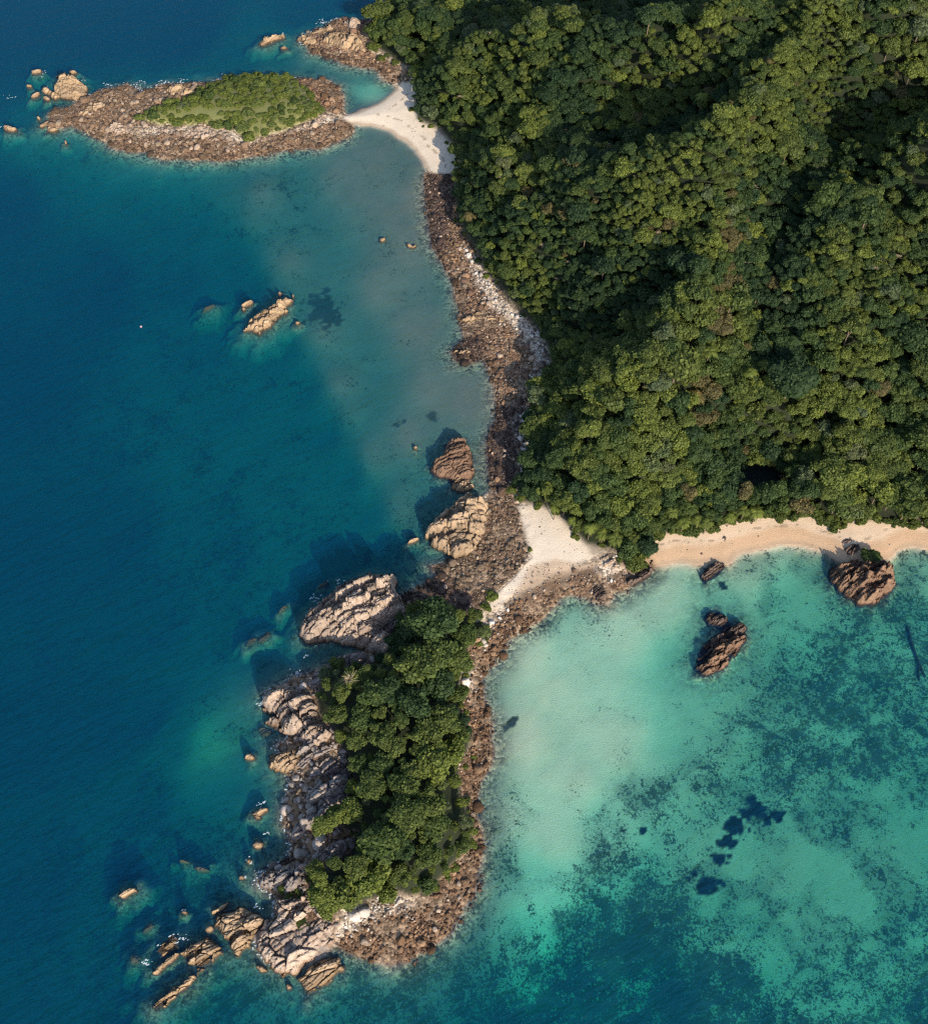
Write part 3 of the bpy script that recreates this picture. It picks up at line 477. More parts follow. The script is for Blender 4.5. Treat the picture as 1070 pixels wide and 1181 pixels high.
rock('low black reef north of the orange lagoon rock', [(811,712),(816,706),(828,704),(838,710),(842,718),(834,724),(822,722),(814,718)], .9, 'dark', 'reef_rock', sp=1.0, cell=1.2)
rock('black rock cluster at the edge of the lagoon below the grassy bank', [(682,684),(686,675),(694,674),(700,682),(703,690),(694,696),(686,692)], 2.4, 'dark', 'shore_rock', sp=1.2, cell=1.6)
rock('pale cracked rock between the white sand and the grassy bank', [(684,645),(690,637),(704,634),(714,642),(720,654),(708,658),(694,656)], 2.2, 'pale', 'shore_rock', sp=1.6, cell=1.8)
rock('dark jagged rocks at the water line left of the sand beach', [(718,672),(726,664),(740,658),(750,652),(754,658),(744,666),(730,676)], 1.6, 'dark', 'shore_rock', sp=1.0, cell=1.2)
rock('dark rock spit reaching from the sand beach into the lagoon', [(808,664),(814,654),(824,648),(836,649),(834,656),(824,664),(814,671)], 1.3, 'dark', 'shore_rock', sp=1.0, cell=1.2)
rock('small dark rock stack on the sand near the palm trees', [(828,626),(832,616),(838,614),(841,624),(838,630)], 1.0, 'dark', 'shore_rock', sp=.8, cell=1)
NP = 'rocks around the far northern islet and point'
rock('big golden rock standing in the sea off the northern islet', [(62,103),(66,96),(70,90),(80,89),(90,92),(99,98),(99,106),(88,111),(76,111),(68,107)], 6, 'gold', group=NP, cell=2.6, sp=3, amp=.8, ang=10)
rock('row of low golden rocks behind the big golden rock', [(64,87),(72,84),(80,86),(88,88),(84,90),(72,90)], 2, 'gold', group=NP, sp=1.4)
rock('low split rocks at the left foot of the big golden rock', [(48,104),(54,101),(62,106),(70,111),(64,114),(54,108)], 1.6, 'gold', group=NP, sp=1.2)
for u, v, rx, ry, a, l in [(54,113,5,2.5,10,'small rock below the split rocks off the islet'),(42,109,6,2,-20,'thin rock left of the split rocks off the islet'),(43,82,6,2.5,-10,'foam washed rock far out at the left of the islet'),(34,99,4,1.5,0,'tiny rock in rippled water left of the islet'),(84,83,5,2,0,'small tan rock behind the golden rock'),(12,148,10,3.5,10,'broken rock at the left edge of the photo'),(45,136,3,2,0,'tiny rock between the islet tip and the left edge'),(61,149,7,3.5,-5,'flat oval rock off the western tip of the islet'),(52,143,8,2,-25,'thin rock ledge at the western tip of the islet'),(76,164,2,2,0,'smallest rock south of the islet tip')]:
    rock(l, blob(u, v, rx, ry, a), 1.5, 'gold', group=NP, edge=.7, sp=1.2, cell=1.5, amp=.6)
rock('bright orange rock mass on the northern point beside the scrub', [(372,46),(384,38),(398,36),(412,40),(420,50),(426,60),(414,60),(398,54),(384,52)], 5.5, 'gold', 'rock_outcrop', 'rock', NP, sp=2.4, cell=2.8)
rock('pale rock knob at the top of the northern point', [(396,26),(404,22),(414,21),(418,28),(412,34),(400,33)], 6, 'pale', 'rock_outcrop', 'rock', NP, sp=2.4, cell=2.4)
rock('low orange ledge at the seaward end of the northern point', [(342,46),(348,42),(360,44),(368,48),(362,52),(350,50)], 2.2, 'gold', 'rock_outcrop', 'rock', NP, sp=1.5, cell=1.8)
rock('dark ledge washed by foam above the orange ledge', [(356,38),(366,34),(380,30),(386,34),(374,40),(362,41)], 2.2, 'tan', 'rock_outcrop', 'rock', NP, sp=1.5, cell=1.8)
rock('slim pink rock awash off the northern point', [(297,50),(304,45),(314,42),(326,39),(328,42),(316,47),(304,51)], 1.8, 'gold', 'sea_rock', 'rock', NP, sp=1.4)
rock('small orange rock between the slim pink rock and the point', blob(328,55,6,1.6,-4), 1.2, 'gold', 'sea_rock', 'rock', NP, sp=1.2)
rock('white boulder patch of bare rock on the western part of the islet', [(122,150),(128,143),(138,142),(150,147),(152,154),(140,158),(128,156)], 2.4, 'pale', 'rock_outcrop', 'rock', NP, cell=2, sp=2)
rock('orange bedrock ledge crossing the boulder shore of the bay', [(530,369),(540,362),(556,358),(575,362),(586,370),(578,376),(560,374),(540,376)], 2.0, 'gold', 'shore_rock', sp=1.3, cell=1.8, ang=6)
rock('orange rock ledge reaching into the bay from the boulder shore', [(519,408),(528,404),(540,403),(550,408),(546,414),(530,412)], 1.4, 'tan', 'shore_rock', sp=1.2, cell=1.4)
rock('black rock at the corner of the shore and the bay', [(526,414),(538,409),(546,412),(542,420),(531,421)], 1.2, 'dark', 'shore_rock', sp=1.2, cell=1.4)
rock('tan rock at the top of the isthmus rubble beside the trees', [(578,578),(586,574),(594,576),(594,582),(586,584)], 1.6, 'gold', 'shore_rock', sp=1.2, cell=1.4)
rock('weathered orange ledge on the north shore of the islet, left of the scrub', [(190,103),(202,98),(216,99),(230,103),(226,110),(210,113),(196,110)], 2.6, 'gold', 'rock_outcrop', 'rock', NP, sp=2, cell=2.2)
rock('low brown ledge at the western tongue of the islet', [(88,132),(102,122),(122,118),(134,124),(120,132),(102,139)], 1.8, 'tan', 'rock_outcrop', 'rock', NP, sp=1.8, cell=2.0)
rock('pale ledge under the front edge of the islet scrub', [(214,152),(238,154),(262,158),(270,164),(246,166),(222,162)], 1.8, 'pale', 'rock_outcrop', 'rock', NP, sp=1.8, cell=2.0)
SUBM = [(303,733,12,4,-32),(288,738,9,4,-32),(305,842,12,9,0),(170,1068,10,5,-35),(230,1000,9,3,10),(212,992,6,2,10),(240,352,9,2.5,-25),(155,1105,10,8,-30),(470,1000,0,0,0),(325,700,8,3,-38),(372,672,8,2.5,-35),(180,1160,8,4,-35)]
for i, (u, v, rx, ry, a) in enumerate(SUBM):
    if rx == 0: continue
    me, (ox, oy) = rockmesh('submerged_rock', blob(u, v, rx, ry, a, 10), 1.6, 'tan', zb=-2.4, seed=500+i*7, sp=1.1, cell=1.6, amp=.7, edge=1.5)
    side = ['below the layered outcrop', 'left of the outcrop reef', 'beside the striped slope', 'near the lone slanted rock', 'in teal water north of the tip', 'farthest out north of the tip', 'left of the long bay rock', 'beside the golden ledge', '', 'above the layered outcrop', 'behind the layered outcrop', 'at the south west corner rocks'][i]
    link('submerged_rock', me, None, (ox, oy, -2.1), 'pale submerged rock seen through water '+side, 'rock', 'rocks lying under the water')
# stony shoals round every rock that stands in the sea, then the sheet itself
for pw, size, sub in ROCKPOLY:
    pad = 15
    ix = np.where((AX > pw[:, 0].min()-pad) & (AX < pw[:, 0].max()+pad))[0]; iy = np.where((AY > pw[:, 1].min()-pad) & (AY < pw[:, 1].max()+pad))[0]
    q = np.s_[iy[0]:iy[-1]+1, ix[0]:ix[-1]+1]; d = np.maximum(-sdf(pw, GX[q], GY[q])+(vn(GX[q]/3, GY[q]/3, 31)-.5)*4, 0)
    dd = d*np.clip(9/size, .8, 2.6); top = -((2.2 if sub else 1.2)+.30*dd+.05*dd*dd); lagr = GU[q].mean() > 560
    m = (sd[q] < 0); GZ[q] = np.where(m, np.maximum(GZ[q], np.where(dd < 22, top, -99)), GZ[q])
    a = np.exp(-dd/3.2)*m*(.8 if not sub else .6)
    col[q] = lay(col[q], C(.13, .115, .085) if lagr else C(.17, .155, .115), np.clip(a+(vn(GX[q]/1.5, GY[q]/1.5, 33)-.5)*a, 0, 1))
    RUBX[q] = np.maximum(RUBX[q], a)
ny, nx = GX.shape
me = mesh('ground', np.c_[GX.ravel(), GY.ravel(), GZ.ravel()], gridfaces(ny, nx), MG, True,
          {'cover': col.reshape(-1, 3), 'weed': wd.ravel(), 'patch': (pat*(sd < 0)*np.where(GU < 560, .5, np.where(GU < 640, .75, 1))).ravel(), 'rubble': (np.maximum(RUBX, np.clip(sst(-8, 0, bmask), 0, 1)*np.where(fo > 1, 0, 1)*np.where(hv > 1, 0, 1)*.85*(np.max(np.stack(sands), 0) < 0))).ravel()})
link('ground', me, kind='structure', label='sandy and stony ground running down into the sea bed')
# ------------------------------------------------------------------ landmark based labels
LM = [(600,640,'the sandy isthmus'),(440,690,'the layered rock outcrop'),(340,820,'the striped rock slope'),(400,925,'the shaded rock face'),(345,1080,'the cream rock slab'),(480,1050,'the southern boulder beach'),(560,960,'the eastern boulder beach'),(560,760,'the narrow boulder neck'),(540,860,'the stony lagoon shore'),(450,860,'the bare rock gap'),(455,960,'the shaded gap in the trees'),(880,600,'the sand beach'),(1000,650,'the red brown rock'),(880,545,'the dark pond'),(730,630,'the grassy bank'),(600,500,'the shaded shore'),(640,440,'the white shingle'),(560,340,'the pale boulders'),(510,250,'the dark boulders'),(500,160,'the white sand spit'),(440,60,'the northern point'),(180,150,'the bald patch of the islet'),(280,100,'the islet back'),(360,140,'the islet tail'),(250,175,'the islet front shore'),(90,135,'the islet tip'),(820,400,'the bare earth strip'),(960,480,'the grey green tree'),(780,480,'the wooded slope'),(1060,560,'the photo edge grove'),(690,540,'the western grove'),(780,570,'the palm grove'),(540,600,'the domed rock'),(560,700,'the grassy verge'),(430,1000,'the tip woods')]
USED = {}
def autolabel(desc, u, v):
    d = [((u-a)**2+(v-b)**2, i) for i, (a, b, _) in enumerate(LM)]; i = min(d)[1]; a, b, t = LM[i]
    dx, dy = u-a, v-b
    s = 'right at' if dx*dx+dy*dy < 120 else (('right of' if dx > 0 else 'left of') if abs(dx) > abs(dy) else ('below' if dy > 0 else 'above'))
    return f'{desc} {s} {t}'
ORD = ['', ', second nearest', ', third nearest', ', fourth nearest', ', fifth nearest', ', sixth nearest', ', seventh nearest', ', eighth nearest', ', ninth nearest', ', tenth nearest']
def finish_labels(items):
    """items: (obj, desc, u, v); the same description at one landmark is told apart by its distance to it"""
    g = {}
    for o, de, u, v in items: g.setdefault(autolabel(de, u, v), []).append((o, u, v))
    for lb, l in g.items():
        t = [x for x in LM if lb.endswith(x[2])][0]
        l.sort(key=lambda q: (q[1]-t[0])**2+(q[2]-t[1])**2)
        for k, (o, u, v) in enumerate(l):
            o['label'] = lb+(ORD[k] if k < len(ORD) else f', number {k+1} by nearness')
# ------------------------------------------------------------------ boulders
def ico(sub):
    t = (1+5**.5)/2
    V = [(-1,t,0),(1,t,0),(-1,-t,0),(1,-t,0),(0,-1,t),(0,1,t),(0,-1,-t),(0,1,-t),(t,0,-1),(t,0,1),(-t,0,-1),(-t,0,1)]
    F = [(0,11,5),(0,5,1),(0,1,7),(0,7,10),(0,10,11),(1,5,9),(5,11,4),(11,10,2),(10,7,6),(7,1,8),(3,9,4),(3,4,2),(3,2,6),(3,6,8),(3,8,9),(4,9,5),(2,4,11),(6,2,10),(8,6,7),(9,8,1)]
    V = [np.array(v)/np.linalg.norm(v) for v in V]
    for _ in range(sub):
        c = {}; G = []
        def md(a, b):
            k = (min(a, b), max(a, b))
            if k not in c: m = V[a]+V[b]; V.append(m/np.linalg.norm(m)); c[k] = len(V)-1
            return c[k]
        for a, b_, d in F:
            x, y, z = md(a, b_), md(b_, d), md(d, a); G += [(a, x, z), (b_, y, x), (d, z, y), (x, y, z)]
        F = G
    return np.array(V), np.array(F)
IV1, IF1 = ico(1); IV2, IF2 = ico(2)
def boulder_shape(seed, V):
    r = np.random.default_rng(seed); d = np.ones(len(V))
    for _ in range(9):                                            # cut by random planes: angular stone
        nn = r.normal(size=3); nn /= np.linalg.norm(nn); h = r.uniform(.6, .95); q = V@nn; d = np.minimum(d, np.where(q > 1e-3, h/np.maximum(q, 1e-3), 9))
    return V*d[:, None]*np.array([1, r.uniform(.6, .95), r.uniform(.5, .8)])*(1+r.normal(size=(len(V), 1))*.03)
BS1 = [boulder_shape(i, IV1) for i in range(14)]; BS2 = [boulder_shape(100+i, IV2) for i in range(10)]
cand = []
for (p_, k_), ns in zip(SANDS, (60, 90, 260, 110)):
    pw = W(p_); a, b_ = np.maximum(pw.min(0), (-400, 0)), np.minimum(pw.max(0), (320, 900)); x = RNG.uniform(a[0], b_[0], ns*3); y = RNG.uniform(a[1], b_[1], ns*3); ok = (sdf(pw, x, y) > 0) & ((fbm(x/6, y/6, 2, 91) > .5) | (RNG.random(ns*3) < .25))
    for xx, yy in zip(x[ok], y[ok]): cand.append((xx, yy, float(np.clip(.2*np.exp(RNG.normal(0, .4)), .1, .6)), (.2, .15, .11) if RNG.random() < .6 else (.4, .34, .28), 'isthmus_gravel'))
for k, (poly, pf, dens, rm) in BOULD.items():
    pw = W(poly); a, b_ = pw.min(0), pw.max(0); A = (b_[0]-a[0])*(b_[1]-a[1]); N = int(A*dens/100*1.6)
    x = RNG.uniform(a[0], b_[0], N); y = RNG.uniform(a[1], b_[1], N); pn = fbm(x/5, y/5, 3, 71); e = sdf(pw, x, y)+(vn(x/4, y/4, 6)-.62)*4.5
    e = np.where((pn > .66) & (RNG.random(N) < .75), -1, e)
    ok = e > 0; x, y, e = x[ok], y[ok], e[ok]
    ok = (samp(fo, x, y) < 1.5) & (samp(hv, x, y) < 1.0) & (samp(iv, x, y) < 1.5); x, y = x[ok], y[ok]
    sz = fbm(x/7, y/7, 2, 77); r = np.clip(rm*(.55+.95*sz)*np.exp(RNG.normal(0, .48, len(x)))*(1+(RNG.random(len(x)) < .03)*RNG.uniform(.7, 2.2, len(x))), .18, 2.4); cn = fbm(x/4.5, y/4.5, 2, 79)
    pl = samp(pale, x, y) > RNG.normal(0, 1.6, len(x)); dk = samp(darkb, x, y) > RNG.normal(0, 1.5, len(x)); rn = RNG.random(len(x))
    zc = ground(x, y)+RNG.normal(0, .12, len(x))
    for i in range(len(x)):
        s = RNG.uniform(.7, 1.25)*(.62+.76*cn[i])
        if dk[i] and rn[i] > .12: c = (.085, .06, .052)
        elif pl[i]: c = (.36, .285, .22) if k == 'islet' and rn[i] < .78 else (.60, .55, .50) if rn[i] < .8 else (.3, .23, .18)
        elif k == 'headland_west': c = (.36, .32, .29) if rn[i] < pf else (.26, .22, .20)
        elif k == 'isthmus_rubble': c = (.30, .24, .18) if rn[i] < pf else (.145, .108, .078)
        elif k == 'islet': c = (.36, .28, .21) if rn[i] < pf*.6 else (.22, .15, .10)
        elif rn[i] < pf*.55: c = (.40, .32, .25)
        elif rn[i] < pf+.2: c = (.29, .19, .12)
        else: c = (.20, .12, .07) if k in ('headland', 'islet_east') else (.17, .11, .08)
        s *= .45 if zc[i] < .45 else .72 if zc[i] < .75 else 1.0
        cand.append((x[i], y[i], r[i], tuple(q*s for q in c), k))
X = np.array([c[0] for c in cand]); Y = np.array([c[1] for c in cand]); Z = ground(X, Y)
OBX = None
dp = Y*CD_-(Z-H)*SD_; rad = np.array([c[2] for c in cand]); ordr = np.argsort(-rad/dp)
NIND = 290; ind = set(ordr[:NIND].tolist())
Vs, Fs, Cs = [], [], []; off = 0
items = []; bme = [mesh('boulder', v, IF2, MBO) for v in BS2]
KN = {'headland_west': 'boulders under the western cliffs', 'north_cove': 'boulders in the shaded cove', 'headland': 'boulders on the headland beach', 'isthmus_gravel': 'boulders on the isthmus gravel', 'isthmus_rubble': 'boulders in the isthmus rubble', 'west_shore': 'boulders along the bay shore', 'islet': 'boulders around the islet', 'islet_east': 'boulders behind the islet', 'north_point': 'boulders on the northern point'}
for i, (x, y, r, c, k) in enumerate(cand):
    rz = RNG.uniform(0, 6.28); z = Z[i]+r*.18
    if i in ind:
        o = link('boulder', bme[i % len(bme)], None, (x, y, z), None, 'boulder', KN[k])
        o.scale = (r, r, r); o.rotation_euler = (RNG.uniform(-.35, .35), RNG.uniform(-.35, .35), rz); o['cover'] = [*c, 1.0]
        L = sum(c); de = ('large ' if r > 1.55 else '')+('pale grey' if c[2] > .33 else 'tan' if L > .85 else 'orange brown' if L > .52 else 'dark brown' if L > .3 else 'blackish')+' boulder'
        u, v = PX(x, y, z); items.append((o, de, float(u), float(v)))
    else:
        M = np.array(Euler((RNG.uniform(-.4, .4), RNG.uniform(-.4, .4), rz)).to_matrix())
        v = BS1[i % len(BS1)]@M.T*r+np.array([x, y, z]); Vs.append(v); Fs.append(IF1+off); off += len(v); Cs.append(np.tile(c, (len(v), 1)))
finish_labels(items)
link('shore_stones', mesh('shore_stones', np.concatenate(Vs), np.concatenate(Fs), MBS, False, {'cover': np.concatenate(Cs)}), kind='stuff', label='smaller brown and grey stones covering the boulder beaches', cat='stones')
# ------------------------------------------------------------------ trees
IVs, IFs = ico(2)
def crown(seed, nl=9, leaves=950, flat=.72, ls=.085):
    r = np.random.default_rng(seed); V, F, L = [], [], []; off = 0
    lob = []
    for i in range(nl):
        a = i*2.39996+r.uniform(-.4, .4); q = .62*math.sqrt((i+.4)/nl); lob.append((np.array([q*math.cos(a), q*math.sin(a), r.uniform(.0, .35)*(1-q)+.05+r.uniform(-.1, .12)]), r.uniform(.27, .47)))
    for c, R in lob:
        d = 1+.16*np.sin(IVs@(r.normal(size=3)*4)+r.uniform(0, 6))+.1*np.sin(IVs@(r.normal(size=3)*8))+r.normal(0, .05, len(IVs))
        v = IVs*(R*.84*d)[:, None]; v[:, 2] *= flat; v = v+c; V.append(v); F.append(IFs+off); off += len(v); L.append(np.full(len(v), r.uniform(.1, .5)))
    tot = sum(R*R for _, R in lob)
    for c, R in lob:
        m = int(leaves*R*R/tot); n_ = r.normal(size=(m, 3)); n_ /= np.linalg.norm(n_, axis=1)[:, None]; n_[:, 2] = np.where(n_[:, 2] < -.25, -n_[:, 2], n_[:, 2])
        pc = n_*R*r.uniform(.84, 1.16, (m, 1)); pc[:, 2] *= flat; pc += c
        ax = n_*.9+r.normal(size=(m, 3))*.55+np.array([0, 0, .35]); ax /= np.linalg.norm(ax, axis=1)[:, None]
        t = np.cross(ax, r.normal(size=(m, 3))); t /= np.linalg.norm(t, axis=1)[:, None]; bt = np.cross(ax, t)
        s = ls*r.uniform(.6, 1.35, (m, 1)); s2 = s*r.uniform(.5, .9, (m, 1))
        q = np.stack([pc+t*s, pc+bt*s2, pc-t*s, pc-bt*s2], 1).reshape(-1, 3); V.append(q)
        f = np.arange(m*4).reshape(m, 4)+off; F.append(np.concatenate([f[:, [0, 1, 2]], f[:, [0, 2, 3]]])); off += m*4
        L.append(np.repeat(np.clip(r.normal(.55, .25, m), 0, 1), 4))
    return np.concatenate(V), np.concatenate(F), np.concatenate(L)
CROWN = []
for i in range(12):
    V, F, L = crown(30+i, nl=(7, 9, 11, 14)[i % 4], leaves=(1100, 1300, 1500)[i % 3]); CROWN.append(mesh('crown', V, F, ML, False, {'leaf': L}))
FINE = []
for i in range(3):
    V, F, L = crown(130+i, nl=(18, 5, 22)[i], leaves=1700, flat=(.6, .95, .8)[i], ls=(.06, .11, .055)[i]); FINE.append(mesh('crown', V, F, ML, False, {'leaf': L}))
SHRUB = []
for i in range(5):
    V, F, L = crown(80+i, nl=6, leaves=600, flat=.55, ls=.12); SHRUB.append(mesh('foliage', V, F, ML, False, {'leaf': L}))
def tube(pts, rad, ns=6):
    V, F = [], []; pts = [np.array(p, float) for p in pts]
    for i, p in enumerate(pts):
        d = pts[min(i+1, len(pts)-1)]-pts[max(i-1, 0)]; d /= np.linalg.norm(d); s = np.cross(d, [0.3, .9, .1]); s /= np.linalg.norm(s); t = np.cross(d, s)
        for k in range(ns): a = 2*math.pi*k/ns; V.append(p+(s*math.cos(a)+t*math.sin(a))*rad[i])
    for i in range(len(pts)-1):
        for k in range(ns): F.append((i*ns+k, i*ns+(k+1) % ns, (i+1)*ns+(k+1) % ns, (i+1)*ns+k))
    F += [tuple(range(ns))[::-1], tuple((len(pts)-1)*ns+k for k in range(ns))]
    return V, F
def tubes(l, ns=6):
    V, F = [], []
    for p, r in l:
        v, f = tube(p, r, ns); o = len(V); V += v; F += [tuple(i+o for i in q) for q in f]
    return V, F
TRUNK = []
for i in range(4):                                               # unit tree: crown centre at z = 1
    r = random.Random(i); l = [([(0, 0, -.12), (r.uniform(-.03, .03), .02, .35), (0.02, r.uniform(-.05, .05), .75), (0, 0, 1.0)], [.06, .045, .035, .02])]
    for k in range(4):
        a = k*1.6+r.uniform(0, 1); l.append(([(0, 0, .5+.06*k), (.22*math.cos(a), .22*math.sin(a), .75+.05*k), (.38*math.cos(a), .38*math.sin(a), .98)], [.03, .02, .01]))
    V, F = tubes(l); TRUNK.append(mesh('trunk', V, F, MT))
def palm_crown(seed):
    r = np.random.default_rng(seed); V, F, L = [], [], []
    for k in range(15):
        a = k*2.4+r.uniform(-.2, .2); up = r.uniform(-.1, .75); ln = r.uniform(.85, 1.1); n_ = 9; dirx, diry = math.cos(a), math.sin(a); pr = None
        for j in range(n_+1):
            t = j/n_; d = ln*t*(1-.12*t); z = up*t*.8-(.55+.25*up)*t*t; c = np.array([dirx*d, diry*d, z])
            sv = np.array([-diry, dirx, 0.])
            if j and j <= n_:
                wl = .24*math.sin(math.pi*min(1, t*.85+.12))
                for sg in (-1, 1):
                    o = len(V); tip = c+sv*sg*wl+np.array([dirx, diry, 0])*.12-np.array([0, 0, .07]); V += [pr, c, tip+(c-pr)*.25, tip-(c-pr)*.2]; F += [(o, o+1, o+2), (o, o+2, o+3)]; L += [r.uniform(.45, 1)]*4
            pr = c
    return mesh('crown', V, np.array(F), ML, False, {'leaf': L})
PALM = [palm_crown(i) for i in range(3)]
V, F = tubes([([(0, 0, -.1), (.03, 0, .3), (.02, .03, .7), (0, 0, 1)], [.035, .025, .022, .02])]); PTR = mesh('trunk', V, F, MT)
TW = []
for k in range(26):
    a = k*2.4; q = random.uniform(.3, .9); TW.append(([(0, 0, .1), (q*.5*math.cos(a), q*.5*math.sin(a), .32), (q*math.cos(a+.2), q*math.sin(a+.2), .38+random.uniform(-.1, .1))], [.03, .02, .008]))
V, F = tubes(TW, 4); TWIG = mesh('branches', V, F, MTW)
COLN = ['dark green', 'deep green', 'green', 'olive', 'yellow green', 'grey green', 'brownish']
titems = []
def tree(x, y, r, h, t, group, nm='broadleaf_tree', seed=None, z=None, desc=None):
    z = float(ground(x, y)) if z is None else z; s = seed if seed is not None else random.randrange(999)
    e = link(nm, None, None, (x, y, z), None, 'tree', group); e.empty_display_size = 1
    tr_ = link('trunk', TRUNK[s % 4], e); tr_.scale = (r*.9, r*.9, h-.45*r)
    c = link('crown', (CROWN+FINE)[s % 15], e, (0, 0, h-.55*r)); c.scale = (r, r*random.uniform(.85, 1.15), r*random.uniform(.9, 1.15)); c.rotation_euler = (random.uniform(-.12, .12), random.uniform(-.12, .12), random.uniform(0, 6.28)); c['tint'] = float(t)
    u, v = PX(x, y, z+h*.8); de = desc or (('large ' if r > 4.3 else 'small ' if r < 2.8 else 'mid sized ')+COLN[int(round(t*6))]+' tree'); titems.append((e, de, float(u), float(v))); return e
def shrub(x, y, r, t, group, desc=None, fl=1.0):
    z = float(ground(x, y)); e = link('shrub', SHRUB[random.randrange(5)], None, (x, y, z+r*.12), None, 'shrub', group); e.scale = (r, r*random.uniform(.8, 1.2), r*fl); e.rotation_euler = (0, 0, random.uniform(0, 6.28)); e['tint'] = float(t)
    u, v = PX(x, y, z+r*.4); titems.append((e, (('large ' if r > 2.6 else 'small ' if r < 1.6 else '')+COLN[int(round(t*6))]+' shrub'), float(u), float(v)))
def dart(poly_w, n, rfun, fac, test=None, taken=None):
    a, b_ = np.maximum(poly_w.min(0), (-420, 0)), np.minimum(poly_w.max(0), (420, 900)); xs = RNG.uniform(a[0], b_[0], n); ys = RNG.uniform(a[1], b_[1], n)
    u_, v_ = PX(xs, ys); ok = (u_ > -60) & (u_ < 1230) & (v_ > -90) & (v_ < 1300); xs, ys = xs[ok], ys[ok]
    ok = sdf(poly_w, xs, ys) > .8
    if test is not None: ok &= test(xs, ys)
    xs, ys = xs[ok], ys[ok]; rs = rfun(xs, ys); cell = {}; out = []; xs, ys, rs = xs.tolist(), ys.tolist(), rs.tolist()
    for x, y, r in (taken or []): cell.setdefault((int(x//8), int(y//8)), []).append((x, y, r))
    for x, y, r in zip(xs, ys, rs):
        k = (int(x//8), int(y//8)); bad = False
        for i in (-1, 0, 1):
            for j in (-1, 0, 1):
                for q in cell.get((k[0]+i, k[1]+j), ()):
                    if (x-q[0])**2+(y-q[1])**2 < ((r+q[2])*fac)**2: bad = True; break
                if bad: break
            if bad: break
        if not bad: cell.setdefault(k, []).append((x, y, r)); out.append((x, y, r))
    return out
def tintf(x, y, lo=.0, hi=.62, s=40):
    b_ = fbm(np.array([x/26]), np.array([y/26]), 2, s)[0]; t = lo+(hi-lo)*np.clip((b_-.27)*2.0+(.12 if y < 330 else 0), 0, 1)+RNG.normal(0, .13)
    q = RNG.random(); u, v = PX(x, y, 45)
    if abs(u-(832-(v-330)*.12)) < 13 and 290 < v < 450 and q < .5: return 1.0
    if q < .025: t = .84
    elif q < .032: t = 1.0
    if .04 < q < .10: t = RNG.uniform(.6, .7)
    return float(np.clip(t, 0, .7 if t < .75 else 1))
# palms first, so the other trees leave them room
palms = [(806,599,3.6),(815,603,3.2),(788,602,3.4),(842,596,3.0),(858,588,3.4),(872,590,3.6),(695,615,3.6),(710,620,4.2),(680,608,3.2),(661,600,2.8),(882,420,3.8),(866,428,3.4),(889,436,3.8),(818,404,4.2),(735,30,3.6),(810,110,3.6),(775,590,3.2),(640,585,2.6)]
taken = []
for i, (u, v, r) in enumerate(palms):
    h = 7.5+(i % 3); x, y = P(u, v, h+2)
    for _ in range(3): g_ = float(ground(x, y)); x, y = P(u, v, g_+h)
    e = link('palm_tree', None, None, (x, y, g_), None, 'palm tree', 'palms among the trees')
    a = link('trunk', PTR, e); a.scale = (6, 6, h); c = link('crown', PALM[i % 3], e, (0, 0, h)); c.scale = (r, r, r); c.rotation_euler = (0, 0, i*1.3); c['tint'] = (.62, .55, .66)[i % 3]
    titems.append((e, ('tall ' if h > 9 else '')+'star shaped palm', u, v)); taken.append((x, y, r*.9))
# hand placed crowns of the headland: pixel of the crown, radius in pixels, tint
HT = [(424,1010,25,.66),(398,1030,20,.56),(372,1032,15,.6),(378,1048,12,.6),(445,1030,13,.6),(410,1000,14,.5),(368,1014,11,.62),(372,952,12,.68),(386,945,10,.68),(403,935,15,.6),(440,970,26,.34),(470,940,22,.4),(493,925,20,.46),(465,905,18,.42),(500,880,24,.62),(520,865,20,.64),(475,890,16,.5),(455,860,14,.45),(440,845,17,.42),(410,853,14,.45),(388,825,14,.42),(396,800,11,.5),(430,800,18,.3),(418,826,16,.3),(478,768,24,.4),(505,752,22,.36),(525,760,20,.42),(500,715,26,.16),(478,722,18,.14),(535,735,16,.38),(460,740,18,.1),(527,800,12,.4),(505,790,20,.12),(480,810,22,.1),(450,795,18,.14),(510,830,20,.42),(490,845,20,.44),(530,848,12,.44),(540,728,12,.3),(465,980,14,.16),(500,950,18,.36),(430,905,18,.4),(412,880,13,.34),(440,880,14,.3),(495,985,16,.4),(462,1010,14,.44)]
htaken = []
for i, (u, v, rp, t) in enumerate(HT):
    h = 4.5+rp*.14+(3.5 if u < 416 else 0); x, y = P(u, v, 10)
    for _ in range(3): g_ = float(ground(x, y)); x, y = P(u, v, g_+h*.8)
    r = rp*mpp(v)*1.02; tree(x, y, r, max(h, r*1.25), t, 'trees on the wooded headland', seed=i*5+1); htaken.append((x, y, r*.8))
hw = W(HVEG)
def gap(xs, ys):
    u, v = PX(xs, ys, 5); return ~(((np.abs(u-455) < 18) & (np.abs(v-968) < 12)) | ((np.abs(u-425) < 17) & (np.abs(v-868) < 13)) | ((np.abs(u-400) < 18) & (np.abs(v-985) < 14)))
for x, y, r in dart(hw, 2500, lambda a, b_: RNG.uniform(1.3, 3.6, len(a)), .80, gap, htaken):
    tree(x, y, r, r*1.2+2.2, tintf(x, y, .05, .6), 'trees on the wooded headland')
